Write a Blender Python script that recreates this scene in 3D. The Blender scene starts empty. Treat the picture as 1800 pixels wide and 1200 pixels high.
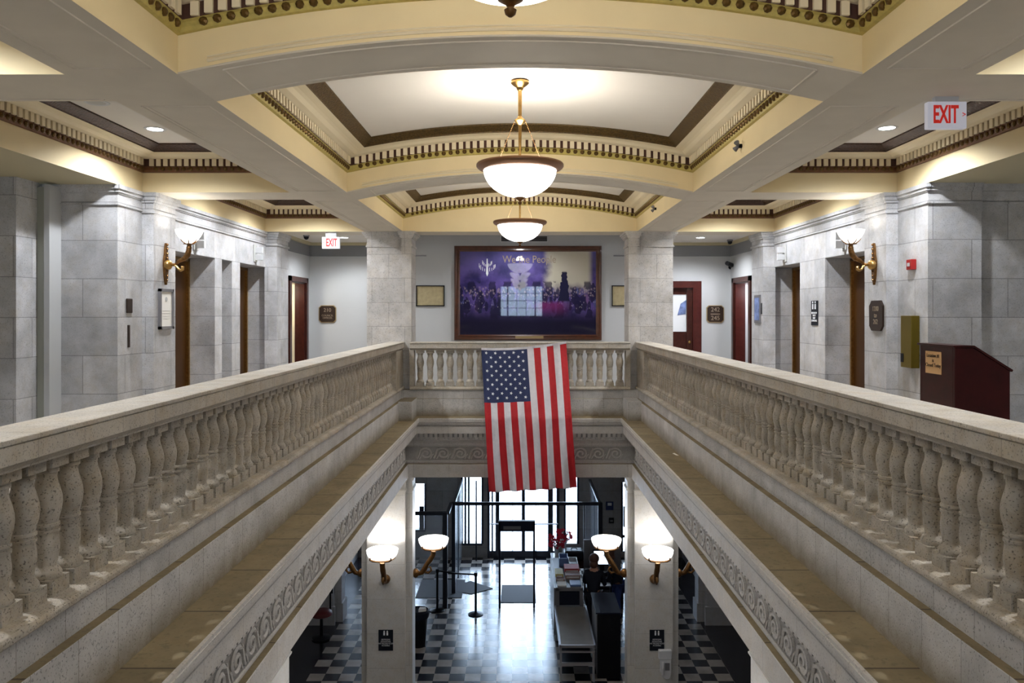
import bpy, bmesh, math, random
from mathutils import Vector, Matrix
random.seed(7)
C = bpy.context.scene.collection
PI = math.pi
S = bpy.context.scene

# ---------------------------------------------------------------- camera, world, exposure
cd = bpy.data.cameras.new('camera'); cam = bpy.data.objects.new('camera', cd); C.objects.link(cam)
cam.location = (0, 0, 0); cam.rotation_euler = (PI/2, 0, 0)
cd.sensor_width = 36; cd.lens = 36*1365/1800
cd.shift_x = -14/1800; cd.shift_y = -50/1800
cd.clip_start = 0.05; cd.clip_end = 200
S.camera = cam
w = bpy.data.worlds.new('world'); S.world = w; w.use_nodes = True
bg = w.node_tree.nodes['Background']
bg.inputs[0].default_value = (0.58, 0.76, 1.0, 1); bg.inputs[1].default_value = 9
S.view_settings.view_transform = 'Standard'; S.view_settings.look = 'None'
S.view_settings.exposure = 0.92; S.view_settings.gamma = 1.0; S.view_settings.use_curve_mapping = False
S.cycles.max_bounces = 8; S.cycles.diffuse_bounces = 5; S.cycles.glossy_bounces = 4
S.cycles.sample_clamp_indirect = 8
S.cycles.use_denoising = True

P_PENDANT, P_CAN, P_SCONCE, P_LSCONCE = 24, 110, 1.6, 9     # lamp watts
E_BOWL = 4.0

# ---------------------------------------------------------------- level constants (metres, eye at 0)
ZB = 1.45          # beam soffit
ZF = -1.57         # gallery floor
ZL = -7.08         # lobby floor
XI, XO = 2.08, 2.77
XW = 4.56
BAYS = [(0.72, 4.72), (5.32, 9.34), (9.95, 13.84)]
LX, LY = 1.72, 13.25   # ledge lip

# ---------------------------------------------------------------- materials
M = {}
def nodes(name):
    m = bpy.data.materials.new(name); m.use_nodes = True
    nt = m.node_tree; b = nt.nodes['Principled BSDF']; M[name] = m
    return m, nt, b
def mat(name, col, rough=0.5, metal=0.0, var=0.0, scale=6, bump=0.0, emit=None, estr=0, coat=0, alpha=None, trans=0):
    m, nt, b = nodes(name)
    b.inputs['Base Color'].default_value = (*col, 1); b.inputs['Roughness'].default_value = rough
    b.inputs['Metallic'].default_value = metal
    if coat: b.inputs['Coat Weight'].default_value = coat; b.inputs['Coat Roughness'].default_value = 0.04
    if trans: b.inputs['Transmission Weight'].default_value = trans
    if alpha is not None: b.inputs['Alpha'].default_value = alpha
    if emit: b.inputs['Emission Color'].default_value = (*emit, 1); b.inputs['Emission Strength'].default_value = estr
    if var or bump:
        tc = nt.nodes.new('ShaderNodeTexCoord'); n = nt.nodes.new('ShaderNodeTexNoise')
        n.inputs['Scale'].default_value = scale; n.inputs['Detail'].default_value = 5
        nt.links.new(tc.outputs['Object'], n.inputs['Vector'])
        if var:
            r = nt.nodes.new('ShaderNodeMapRange'); r.inputs[1].default_value = .3; r.inputs[2].default_value = .7
            r.inputs[3].default_value = 1-var; r.inputs[4].default_value = 1+var*.6
            nt.links.new(n.outputs['Fac'], r.inputs[0])
            mx = nt.nodes.new('ShaderNodeVectorMath'); mx.operation = 'SCALE'; mx.inputs[0].default_value = col
            nt.links.new(r.outputs[0], mx.inputs['Scale']); nt.links.new(mx.outputs[0], b.inputs['Base Color'])
        if bump:
            bp = nt.nodes.new('ShaderNodeBump'); bp.inputs['Strength'].default_value = bump; bp.inputs['Distance'].default_value = .01
            nt.links.new(n.outputs['Fac'], bp.inputs['Height']); nt.links.new(bp.outputs[0], b.inputs['Normal'])
    return m
def stone(name, c1, c2, mort, bw, bh, ms=.006, voff=0.0, uoff=0.0, speck=.3, mottle=.12, rough=.6, bumpy=.25, spscale=55, offset=.5, stain=.25, dirt=False):
    m, nt, b = nodes(name); N = nt.nodes.new; L = nt.links.new
    b.inputs['Roughness'].default_value = rough
    uv = N('ShaderNodeUVMap'); mp = N('ShaderNodeMapping'); mp.inputs['Location'].default_value = (uoff, voff, 0)
    L(uv.outputs[0], mp.inputs[0])
    br = N('ShaderNodeTexBrick'); br.inputs['Scale'].default_value = 1; br.offset = offset
    br.inputs['Brick Width'].default_value = bw; br.inputs['Row Height'].default_value = bh
    br.inputs['Mortar Size'].default_value = ms; br.inputs['Mortar Smooth'].default_value = .2
    br.inputs['Color1'].default_value = (*c1, 1); br.inputs['Color2'].default_value = (*c2, 1); br.inputs['Mortar'].default_value = (*mort, 1)
    L(mp.outputs[0], br.inputs['Vector'])
    tc = N('ShaderNodeTexCoord'); oi = N('ShaderNodeObjectInfo')
    ad = N('ShaderNodeVectorMath'); ad.operation = 'MULTIPLY_ADD'
    ad.inputs[1].default_value = (1, 1, 1); cb = N('ShaderNodeCombineXYZ')
    mu = N('ShaderNodeMath'); mu.operation = 'MULTIPLY'; mu.inputs[1].default_value = 37
    L(oi.outputs['Random'], mu.inputs[0]); L(mu.outputs[0], cb.inputs[0]); L(mu.outputs[0], cb.inputs[2])
    L(tc.outputs['Object'], ad.inputs[0]); L(cb.outputs[0], ad.inputs[2])
    n1 = N('ShaderNodeTexNoise'); n1.inputs['Scale'].default_value = 3.2; n1.inputs['Detail'].default_value = 8; n1.inputs['Roughness'].default_value = .65
    n2 = N('ShaderNodeTexNoise'); n2.inputs['Scale'].default_value = spscale; n2.inputs['Detail'].default_value = 2
    L(ad.outputs[0], n1.inputs['Vector']); L(ad.outputs[0], n2.inputs['Vector'])
    r1 = N('ShaderNodeMapRange'); r1.inputs[1].default_value = .3; r1.inputs[2].default_value = .7; r1.inputs[3].default_value = 1-mottle; r1.inputs[4].default_value = 1+mottle
    L(n1.outputs['Fac'], r1.inputs[0])
    r2 = N('ShaderNodeMapRange'); r2.inputs[1].default_value = .32; r2.inputs[2].default_value = .42; r2.inputs[3].default_value = 1-speck; r2.inputs[4].default_value = 1
    L(n2.outputs['Fac'], r2.inputs[0])
    m1 = N('ShaderNodeMath'); m1.operation = 'MULTIPLY'; L(r1.outputs[0], m1.inputs[0]); L(r2.outputs[0], m1.inputs[1])
    sc = N('ShaderNodeVectorMath'); sc.operation = 'SCALE'; L(br.outputs['Color'], sc.inputs[0]); L(m1.outputs[0], sc.inputs['Scale'])
    n3 = N('ShaderNodeTexNoise'); n3.inputs['Scale'].default_value = 7; n3.inputs['Detail'].default_value = 7; n3.inputs['Roughness'].default_value = .7
    L(ad.outputs[0], n3.inputs['Vector'])
    r3 = N('ShaderNodeMapRange'); r3.inputs[1].default_value = .46; r3.inputs[2].default_value = .64; r3.inputs[4].default_value = stain; L(n3.outputs['Fac'], r3.inputs[0])
    tm = N('ShaderNodeVectorMath'); tm.operation = 'MULTIPLY'; tm.inputs[1].default_value = (.84, .72, .52); L(sc.outputs[0], tm.inputs[0])
    mq = N('ShaderNodeMix'); mq.data_type = 'RGBA'; L(r3.outputs[0], mq.inputs[0]); L(sc.outputs[0], mq.inputs[6]); L(tm.outputs[0], mq.inputs[7])
    out = mq.outputs[2]
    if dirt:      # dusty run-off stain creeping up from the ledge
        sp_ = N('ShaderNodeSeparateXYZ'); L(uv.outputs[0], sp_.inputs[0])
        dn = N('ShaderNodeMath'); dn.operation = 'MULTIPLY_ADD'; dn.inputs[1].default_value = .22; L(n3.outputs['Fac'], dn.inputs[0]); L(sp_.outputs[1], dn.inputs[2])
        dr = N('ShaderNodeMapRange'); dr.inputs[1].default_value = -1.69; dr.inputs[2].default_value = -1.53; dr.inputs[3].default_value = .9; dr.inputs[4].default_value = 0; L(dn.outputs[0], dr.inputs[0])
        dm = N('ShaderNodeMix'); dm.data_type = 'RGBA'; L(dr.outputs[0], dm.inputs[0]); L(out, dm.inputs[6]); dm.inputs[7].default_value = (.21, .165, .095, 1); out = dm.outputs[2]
    L(out, b.inputs['Base Color'])
    ba = N('ShaderNodeMath'); ba.operation = 'SUBTRACT'; L(m1.outputs[0], ba.inputs[0]); L(br.outputs['Fac'], ba.inputs[1])
    bp = N('ShaderNodeBump'); bp.inputs['Strength'].default_value = bumpy; bp.inputs['Distance'].default_value = .008
    L(ba.outputs[0], bp.inputs['Height']); L(bp.outputs[0], b.inputs['Normal'])
    return m

WV = .435*40-.822
stone('wallstone', (.42, .425, .445), (.55, .55, .565), (.27, .27, .28), .87, .435, .005, WV, .17, speck=.30, mottle=.24, rough=.55, spscale=90)
stone('jambstone', (.40, .405, .42), (.44, .44, .455), (.25, .25, .26), 3, .435, .005, WV, 1.4, speck=.25, mottle=.22, rough=.55)
stone('colstone', (.47, .455, .44), (.56, .54, .52), (.30, .29, .28), .6, .43, .004, .435*40-.82, .25, speck=.3, mottle=.24)
stone('lowcol', (.56, .545, .52), (.60, .585, .56), (.42, .41, .40), 2.0, .62, .004, 20, 1, speck=.15, mottle=.06, rough=.45)
stone('carved', (.43, .40, .355), (.47, .44, .39), (.27, .25, .22), .62, 60, .003, 30, .1, speck=.45, mottle=.15, spscale=80)
stone('railstone', (.50, .46, .40), (.55, .51, .445), (.36, .33, .29), .355, 60, .003, 30, .05, speck=.5, mottle=.17, spscale=110, stain=.5)
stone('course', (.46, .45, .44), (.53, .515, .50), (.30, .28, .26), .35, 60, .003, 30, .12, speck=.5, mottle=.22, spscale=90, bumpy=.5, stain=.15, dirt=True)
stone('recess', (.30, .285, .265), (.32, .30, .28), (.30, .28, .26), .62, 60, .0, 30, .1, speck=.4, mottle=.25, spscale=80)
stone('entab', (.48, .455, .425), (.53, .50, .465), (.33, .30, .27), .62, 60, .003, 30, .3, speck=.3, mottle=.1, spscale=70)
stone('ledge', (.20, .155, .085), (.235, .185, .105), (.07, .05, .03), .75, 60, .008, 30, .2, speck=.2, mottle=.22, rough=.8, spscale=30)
stone('balstone', (.43, .39, .33), (.43, .39, .33), (.43, .39, .33), 50, 60, 0, 30, 25, speck=.6, mottle=.30, spscale=110, rough=.6, bumpy=.5, stain=.6)
stone('farwall', (.24, .22, .20), (.29, .265, .24), (.15, .14, .13), .9, .55, .005, 20, 0, speck=.15, mottle=.12, rough=.5)
stone('lowwall', (.42, .42, .44), (.47, .47, .49), (.3, .3, .3), 1.2, .8, .004, 20, 0, speck=.15, mottle=.1)
stone('upfloor', (.45, .40, .34), (.5, .45, .38), (.3, .27, .23), .6, .6, .004, 20, 0, speck=.15, mottle=.1, rough=.25, offset=0)
mat('beam', (.67, .61, .51), .75, var=.04, scale=4)
mat('cream', (.82, .675, .40), .6, var=.03, scale=3)
mat('creamlight', (.80, .70, .50), .6, var=.03, scale=3)
mat('panel', (.70, .665, .615), .7, var=.03, scale=2)
mat('gold_band', (.10, .058, .014), .45, .35, var=.5, scale=45, bump=.8)
mat('brown_band', (.055, .022, .010), .45, .3, var=.5, scale=45, bump=.8)
mat('yellow_bead', (.52, .42, .12), .5, .1, var=.15, scale=30)
mat('brown_bead', (.15, .06, .02), .5, .2, var=.2, scale=30)
mat('knob', (.12, .065, .012), .4, .5)
mat('slot', (.075, .03, .018), .8)
mat('paint', (.455, .465, .475), .6, var=.02, scale=2)
mat('frieze_paint', (.22, .225, .24), .6)
mat('olive_shaded_cream', (.50, .44, .28), .6)  # cream with the soffit's shade put into its colour; rear crown shares this olive
mat('brass', (.50, .31, .11), .28, 1.0, var=.25, scale=30)
mat('bronze_dark', (.20, .10, .035), .35, .9, var=.4, scale=40, bump=.3)
mat('copper_rim', (.28, .15, .085), .4, .8)
mat('elev_brass', (.115, .043, .006), .32, .75, var=.08, scale=2)
mat('mail_brass', (.20, .145, .02), .32, .8, var=.06, scale=3)
mat('dark_wood', (.045, .010, .006), .35, var=.3, scale=12, coat=.3)
mat('frame_wood', (.07, .019, .007), .28, var=.3, scale=10, coat=.5)
mat('door_wood', (.06, .012, .009), .35, var=.2, scale=10, coat=.3)
mat('podium_wood', (.036, .005, .005), .35, var=.3, scale=8, coat=.15)
mat('bowl', (.9, .9, .88), .4, emit=(1.0, .985, .96), estr=E_BOWL)
mat('sconce_bowl', (.9, .9, .88), .4, emit=(1.0, .985, .96), estr=1.9)
mat('can_lens', (.9, .9, .9), .4, emit=(.96, .98, 1.0), estr=14)
mat('white_plastic', (.56, .57, .59), .45)
mat('grey_plastic', (.45, .45, .44), .5)
mat('exit_face', (.50, .50, .54), .4, emit=(.85, .85, 1), estr=.13)
mat('red', (.8, .02, .015), .5, emit=(1, .05, .03), estr=.08)
mat('alarm_red', (.36, .010, .010), .4)
mat('black', (.006, .006, .008), .4)
mat('black_metal', (.02, .022, .03), .3, .5)
mat('steel', (.42, .42, .45), .35, .8)
mat('flag_red', (.44, .004, .010), .7, var=.08, scale=14, bump=1.0)
mat('flag_white', (.66, .64, .68), .7, var=.07, scale=14, bump=1.0)
mat('flag_blue', (.012, .022, .085), .75)
mat('plaque', (.028, .014, .008), .4, .3)
mat('plaque_gold', (.35, .25, .12), .45, .6)
mat('plaque_text', (.26, .20, .14), .5)
mat('sign_black', (.01, .012, .018), .4)
mat('sign_white', (.75, .77, .8), .5)
mat('paper', (.78, .76, .72), .7)
mat('tan_paper', (.60, .36, .16), .7)
mat('parchment', (.42, .35, .20), .7, var=.15, scale=14)
mat('blue_print', (.18, .25, .50), .6, var=.5, scale=9)
mat('rail_paint', (.34, .35, .30), .5)
mat('mat_rubber', (.022, .022, .03), .75)
mat('conveyor', (.22, .205, .19), .6, var=.1, scale=4)
mat('machine_grey', (.16, .155, .165), .4)
mat('machine_dark', (.012, .014, .026), .35)
mat('screen', (.8, .85, .9), .4, emit=(.75, .88, 1), estr=1.0)
mat('skin', (.45, .22, .14), .6)
mat('skin_dark', (.12, .05, .03), .6)
mat('hair', (.10, .035, .02), .6, var=.4, scale=40)
mat('jacket', (.012, .014, .022), .7)
mat('jeans', (.03, .05, .16), .8)
mat('flower_red', (.55, .01, .04), .6, var=.3, scale=30)
mat('leaf', (.02, .06, .03), .6)
mat('glass_grey', (.55, .62, .7), .1, alpha=.25)
mat('window_glass', (.8, .9, 1), .05, alpha=.12)
mat('seat_red', (.10, .005, .006), .5)
mat('blue_plastic', (.10, .17, .38), .45)
mat('box_yellow', (.50, .40, .10), .6); mat('box_red', (.42, .05, .05), .6); mat('box_pink', (.35, .22, .20), .6)
mat('pave', (.6, .6, .6), .8); mat('facade', (.75, .8, .9), .8)

for q in ('black', 'machine_dark', 'sign_black', 'jacket', 'jeans', 'podium_wood', 'door_wood', 'dark_wood'): M[q].node_tree.nodes['Principled BSDF'].inputs['Specular IOR Level'].default_value = .15
# checker lobby floor
m, nt, b = nodes('checker'); N = nt.nodes.new; L = nt.links.new
g = N('ShaderNodeNewGeometry'); sx = N('ShaderNodeSeparateXYZ'); L(g.outputs['Position'], sx.inputs[0])
def mth(op, a, bb=None):
    n = N('ShaderNodeMath'); n.operation = op
    for i, q in enumerate((a, bb)):
        if q is None: continue
        if isinstance(q, (int, float)): n.inputs[i].default_value = q
        else: L(q, n.inputs[i])
    return n.outputs[0]
fx = mth('FLOOR', mth('DIVIDE', mth('ADD', sx.outputs[0], 4.12), .305)); fy = mth('FLOOR', mth('DIVIDE', sx.outputs[1], .305))
par = mth('MODULO', mth('ADD', mth('ADD', fx, fy), 1000), 2)
bord = mth('LESS_THAN', mth('ABSOLUTE', mth('ADD', sx.outputs[0], .0)), 4.12)
fac = mth('MULTIPLY', par, bord)
mx = N('ShaderNodeMix'); mx.data_type = 'RGBA'; L(fac, mx.inputs[0])
mx.inputs[6].default_value = (.010, .010, .015, 1); mx.inputs[7].default_value = (.36, .32, .285, 1)
nz = N('ShaderNodeTexNoise'); nz.inputs['Scale'].default_value = 3; nz.inputs['Detail'].default_value = 6
L(g.outputs['Position'], nz.inputs['Vector'])
vs = N('ShaderNodeVectorMath'); vs.operation = 'SCALE'; L(mx.outputs[2], vs.inputs[0]); L(mth('ADD', nz.outputs['Fac'], .5), vs.inputs['Scale'])
L(vs.outputs[0], b.inputs['Base Color'])
rr = N('ShaderNodeMapRange'); b.inputs['IOR'].default_value = 1.9; rr.inputs[3].default_value = .12; rr.inputs[4].default_value = .30; L(nz.outputs['Fac'], rr.inputs[0]); L(rr.outputs[0], b.inputs['Roughness'])

# painting: soft blotches of violet, navy and pale gold under glass
m, nt, b = nodes('painting'); N = nt.nodes.new; L = nt.links.new
uvn = N('ShaderNodeUVMap'); s = N('ShaderNodeSeparateXYZ'); L(uvn.outputs[0], s.inputs[0]); U, V = s.outputs[0], s.outputs[1]   # metres: x, z
def ramp(v, a, b_):
    r = N('ShaderNodeMapRange'); r.inputs[1].default_value = a; r.inputs[2].default_value = b_; r.interpolation_type = 'SMOOTHSTEP'; L(v, r.inputs[0]); return r.outputs[0]
def mixc(f, a, b_):
    n = N('ShaderNodeMix'); n.data_type = 'RGBA'
    L(f, n.inputs[0])
    for i, q in ((6, a), (7, b_)):
        if isinstance(q, tuple): n.inputs[i].default_value = (*q, 1)
        else: L(q, n.inputs[i])
    return n.outputs[2]
def noise(sc, det=6):
    n = N('ShaderNodeTexNoise'); n.inputs['Scale'].default_value = sc; n.inputs['Detail'].default_value = det; L(uvn.outputs[0], n.inputs['Vector']); return n.outputs['Fac']
n1, n2, n3 = noise(2.2), noise(9), noise(24, 3)
wob = mth('MULTIPLY', mth('SUBTRACT', n1, .5), .5)
base = mixc(ramp(n1, .35, .65), (.020, .016, .085), (.10, .065, .25))
base = mixc(mth('MULTIPLY', ramp(mth('ADD', V, wob), .35, 1.1), .6), base, (.10, .10, .30))
pale = mth('MULTIPLY', ramp(mth('ADD', U, wob), .30, .5), mth('MULTIPLY', ramp(mth('SUBTRACT', 1.42, mth('ADD', U, 0)), 0, .15), ramp(mth('ADD', V, wob), .05, .4)))
base = mixc(mth('MULTIPLY', pale, .9), base, (.48, .44, .34))
def vor(sx_, sz_, feat='F1'):
    mp = N('ShaderNodeMapping'); mp.inputs['Scale'].default_value = (sx_, sz_, 1); L(uvn.outputs[0], mp.inputs[0])
    n = N('ShaderNodeTexVoronoi'); n.inputs['Scale'].default_value = 1; n.voronoi_dimensions = '2D'; L(mp.outputs[0], n.inputs['Vector']); return n
def band(lo, hi, e=.08): return mth('MULTIPLY', ramp(mth('SUBTRACT', V, lo), 0, e), ramp(mth('SUBTRACT', hi, V), 0, e))
edge = mth('SUBTRACT', 1, mth('MULTIPLY', band(-9, 9), mth('MULTIPLY', ramp(mth('ADD', U, .38), 0, .1), ramp(mth('SUBTRACT', .30, U), 0, .1))))
v1 = vor(11, 4.0); v2 = vor(13, 11); v3 = vor(26, 9)
bodies = mth('MULTIPLY', mth('LESS_THAN', v1.outputs['Distance'], .42), band(-.32, .30))
hs = N('ShaderNodeSeparateColor'); L(v1.outputs['Color'], hs.inputs[0])
v4 = vor(4.6, 1.9); big = mth('MULTIPLY', mth('LESS_THAN', mth('ADD', v4.outputs['Distance'], mth('MULTIPLY', mth('SUBTRACT', n2, .5), .5)), .36), band(-.42, .42, .06))
base = mixc(mth('MULTIPLY', bodies, .85), base, mixc(ramp(hs.outputs[0], .45, .75), (.012, .010, .04), mixc(hs.outputs[1], (.16, .08, .20), (.05, .07, .20))))
heads = mth('MULTIPLY', mth('LESS_THAN', v2.outputs['Distance'], .27), band(.05, .30, .05))
base = mixc(mth('MULTIPLY', big, .8), base, (.012, .010, .035))
base = mixc(mth('MULTIPLY', heads, .5), base, (.30, .22, .26))
flk = mth('MULTIPLY', mth('LESS_THAN', v3.outputs['Distance'], .16), band(-.25, .25))
base = mixc(mth('MULTIPLY', mth('MULTIPLY', flk, ramp(n2, .5, .6)), .7), base, (.42, .38, .46))
std = mth('MULTIPLY', mth('LESS_THAN', mth('ABSOLUTE', mth('SUBTRACT', mth('ADD', U, mth('MULTIPLY', mth('SUBTRACT', n2, .5), .16)), .78)), mth('SUBTRACT', .12, mth('MULTIPLY', V, .13))), band(-.05, .62, .04))
base = mixc(std, base, (.012, .012, .04))
lowr = mth('MULTIPLY', ramp(U, .1, .3), mth('MULTIPLY', ramp(mth('SUBTRACT', 1.0, U), 0, .4), mth('MULTIPLY', ramp(mth('SUBTRACT', .0, V), 0, .1), ramp(mth('ADD', V, .45), 0, .3))))
base = mixc(mth('MULTIPLY', lowr, .8), base, (.17, .02, .12))
base = mixc(ramp(mth('SUBTRACT', -.05, V), 0, .45), base, (.010, .008, .028))
b.inputs['Specular IOR Level'].default_value = .05; L(base, b.inputs['Base Color']); b.inputs['Roughness'].default_value = .5
b.inputs['Coat Weight'].default_value = 1; b.inputs['Coat Roughness'].default_value = .02; b.inputs['Coat IOR'].default_value = 1.42

# ---------------------------------------------------------------- mesh builder
def wloc(o):
    v = Vector((0, 0, 0))
    while o: v += o.location; o = o.parent
    return v
class MB:
    def __init__(s): s.v = []; s.f = []; s.m = []
    def face(s, pts, m=0):
        i = len(s.v); s.v += [tuple(p) for p in pts]; s.f.append(tuple(range(i, i+len(pts)))); s.m.append(m)
    def grid(s, rows, m=0, closed=False):
        i = len(s.v); n = len(rows[0])
        for r in rows: s.v += [tuple(p) for p in r]
        for a in range(len(rows)-1):
            for b_ in range(n if closed else n-1):
                c = (b_+1) % n
                s.f.append((i+a*n+b_, i+a*n+c, i+(a+1)*n+c, i+(a+1)*n+b_)); s.m.append(m)
        return i
    def box(s, x0, x1, y0, y1, z0, z1, m=0):
        if x0 > x1: x0, x1 = x1, x0
        if y0 > y1: y0, y1 = y1, y0
        if z0 > z1: z0, z1 = z1, z0
        i = len(s.v); s.v += [(x, y, z) for z in (z0, z1) for y in (y0, y1) for x in (x0, x1)]
        for q in ((0, 2, 3, 1), (4, 5, 7, 6), (0, 1, 5, 4), (2, 6, 7, 3), (0, 4, 6, 2), (1, 3, 7, 5)):
            s.f.append(tuple(i+k for k in q)); s.m.append(m)
        return s
    def prism(s, poly, axis, a, b_, m=0):
        def P(p, d): return {'x': (d, p[0], p[1]), 'y': (p[0], d, p[1]), 'z': (p[0], p[1], d)}[axis]
        n = len(poly); A = [P(p, a) for p in poly]; B = [P(p, b_) for p in poly]
        i = len(s.v); s.v += A+B
        s.f.append(tuple(range(i, i+n))); s.m.append(m); s.f.append(tuple(range(i+2*n-1, i+n-1, -1))); s.m.append(m)
        for k in range(n):
            j = (k+1) % n; s.f.append((i+k, i+j, i+n+j, i+n+k)); s.m.append(m)
        return s
    def lathe(s, prof, c=(0, 0, 0), seg=24, axis='z', m=0, cap=True, sx=1, sy=1):
        rows = []
        for r, z in prof:
            row = []
            for k in range(seg):
                a = 2*PI*k/seg; x, y = r*math.cos(a)*sx, r*math.sin(a)*sy
                p = {'z': (x, y, z), 'y': (x, z, y), 'x': (z, x, y)}[axis]
                row.append((p[0]+c[0], p[1]+c[1], p[2]+c[2]))
            rows.append(row)
        i = s.grid(rows, m, True)
        if cap:
            n = seg
            s.f.append(tuple(range(i, i+n))); s.m.append(m)
            j = i+(len(prof)-1)*n; s.f.append(tuple(range(j+n-1, j-1, -1))); s.m.append(m)
        return s
    def tube(s, pts, r, seg=8, m=0):
        pts = [Vector(p) for p in pts]; n = len(pts)
        rs = r if isinstance(r, (list, tuple)) else [r]*n
        rows = []; up = None
        for k, p in enumerate(pts):
            d = (pts[min(k+1, n-1)]-pts[max(k-1, 0)]).normalized()
            if up is None:
                up = Vector((0, 0, 1)) if abs(d.z) < .9 else Vector((1, 0, 0))
            a = d.cross(up).normalized(); up = a.cross(d).normalized()
            rows.append([p+(a*math.cos(2*PI*q/seg)+up*math.sin(2*PI*q/seg))*rs[k] for q in range(seg)])
        i = s.grid(rows, m, True)
        s.f.append(tuple(range(i, i+seg))); s.m.append(m)
        j = i+(n-1)*seg; s.f.append(tuple(range(j+seg-1, j-1, -1))); s.m.append(m)
        return s
    def ball(s, c, r, seg=12, m=0, sz=1):
        prof = [(r*math.sin(PI*k/(seg//2)) + 1e-4, -r*sz*math.cos(PI*k/(seg//2))) for k in range(seg//2+1)]
        return s.lathe(prof, c, seg, 'z', m)
    def build(s, name, mats, parent=None, smooth=None, bevel=0, kind=None, weld=True):
        off = wloc(parent)
        me = bpy.data.meshes.new(name)
        me.from_pydata([(p[0]-off.x, p[1]-off.y, p[2]-off.z) for p in s.v], [], s.f)
        if not isinstance(mats, (list, tuple)): mats = [mats]
        for q in mats: me.materials.append(M[q])
        me.polygons.foreach_set('material_index', s.m)
        bm = bmesh.new(); bm.from_mesh(me)
        if weld: bmesh.ops.remove_doubles(bm, verts=bm.verts, dist=1e-5)
        bmesh.ops.recalc_face_normals(bm, faces=bm.faces)
        uv = bm.loops.layers.uv.new('UVMap')
        for f in bm.faces:
            n = f.normal; ax = max(range(3), key=lambda k: abs(n[k]))
            for l in f.loops:
                p = l.vert.co+off
                l[uv].uv = (p.y, p.z) if ax == 0 else (p.x, p.z) if ax == 1 else (p.y, p.x)
        bm.to_mesh(me); bm.free()
        if smooth is not None:
            me.shade_smooth(); me.set_sharp_from_angle(angle=math.radians(smooth))
        o = bpy.data.objects.new(name, me); C.objects.link(o)
        if parent: o.parent = parent
        if bevel:
            bv = o.modifiers.new('bevel', 'BEVEL'); bv.width = bevel; bv.segments = 2; bv.limit_method = 'ANGLE'
        if kind: o['kind'] = kind
        return o
def mirror(mb):
    q = MB(); q.v = [(-x, y, z) for x, y, z in mb.v]; q.f = [tuple(reversed(f)) for f in mb.f]; q.m = list(mb.m); return q
def tag(o, label, cat, group=None):
    o['label'] = label; o['category'] = cat
    if group: o['group'] = group
    return o
def thing(name, loc, label, cat, group=None):
    o = bpy.data.objects.new(name, None); o.empty_display_size = .1; C.objects.link(o); o.location = loc
    return tag(o, label, cat, group)
def struct(name, loc=(0, 0, 0)):
    o = bpy.data.objects.new(name, None); C.objects.link(o); o.location = loc; o['kind'] = 'structure'; return o
def copy_tree(o, parent=None):
    c = o.copy(); C.objects.link(c); c.parent = parent
    for ch in list(o.children): copy_tree(ch, c)
    return c
def bx(*a): return MB().box(*a)
def text(body, size, loc, rot, mt, parent=None, name='lettering', ext=.002, align='CENTER', sx=1.0, label=None, off=0.0):
    cu = bpy.data.curves.new(name, 'FONT'); cu.body = body; cu.size = size; cu.extrude = ext; cu.align_x = align; cu.align_y = 'CENTER'
    cu.space_line = .95
    cu.offset = off; tmp = bpy.data.objects.new(name, cu)
    me = bpy.data.meshes.new_from_object(tmp); me.name = name; bpy.data.objects.remove(tmp); bpy.data.curves.remove(cu)
    me.materials.clear(); me.materials.append(M[mt]); o = bpy.data.objects.new(name, me); C.objects.link(o)
    o.parent = parent; o.location = Vector(loc)-wloc(parent); o.rotation_euler = rot; o.scale = (sx, 1, 1)
    if label: o['label'] = label
    return o
RF, RPX, RMX = (PI/2, 0, 0), (PI/2, 0, PI/2), (PI/2, 0, -PI/2)     # text facing -Y, +X, -X
def light(name, kind, loc, power, col, parent=None, radius=.1, spot=None, rot=(0, 0, 0), size=None, sizey=None):
    ld = bpy.data.lights.new(name, kind); ld.energy = power; ld.color = col
    if kind in ('POINT', 'SPOT'): ld.shadow_soft_size = radius
    if spot: ld.spot_size = math.radians(spot); ld.spot_blend = .6
    if size: ld.shape = 'RECTANGLE'; ld.size = size; ld.size_y = sizey or size
    o = bpy.data.objects.new(name, ld); C.objects.link(o); o.parent = parent
    o.location = Vector(loc)-wloc(parent); o.rotation_euler = rot
    return o

# daylight portals so the sky through the real openings is sampled well
for (nm, lx, ly, lz, sx_, sy_, rx) in (('portal_entrance', .5, 22.75, -5.1, 6.8, 4.6, -PI/2), ('portal_window', .08, -6.05, .6, 2.3, 1.5, PI/2)):
    p = light(nm, 'AREA', (lx, ly, lz), 1, (1, 1, 1), size=sx_, sizey=sy_, rot=(rx, 0, 0))
    p.data.cycles.is_portal = True

# ================================================================ CEILING
A_ = .23
def arch(x): return A_*max(0, 1-(x/XI)**2)
noarch = lambda x: 0.0
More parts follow.
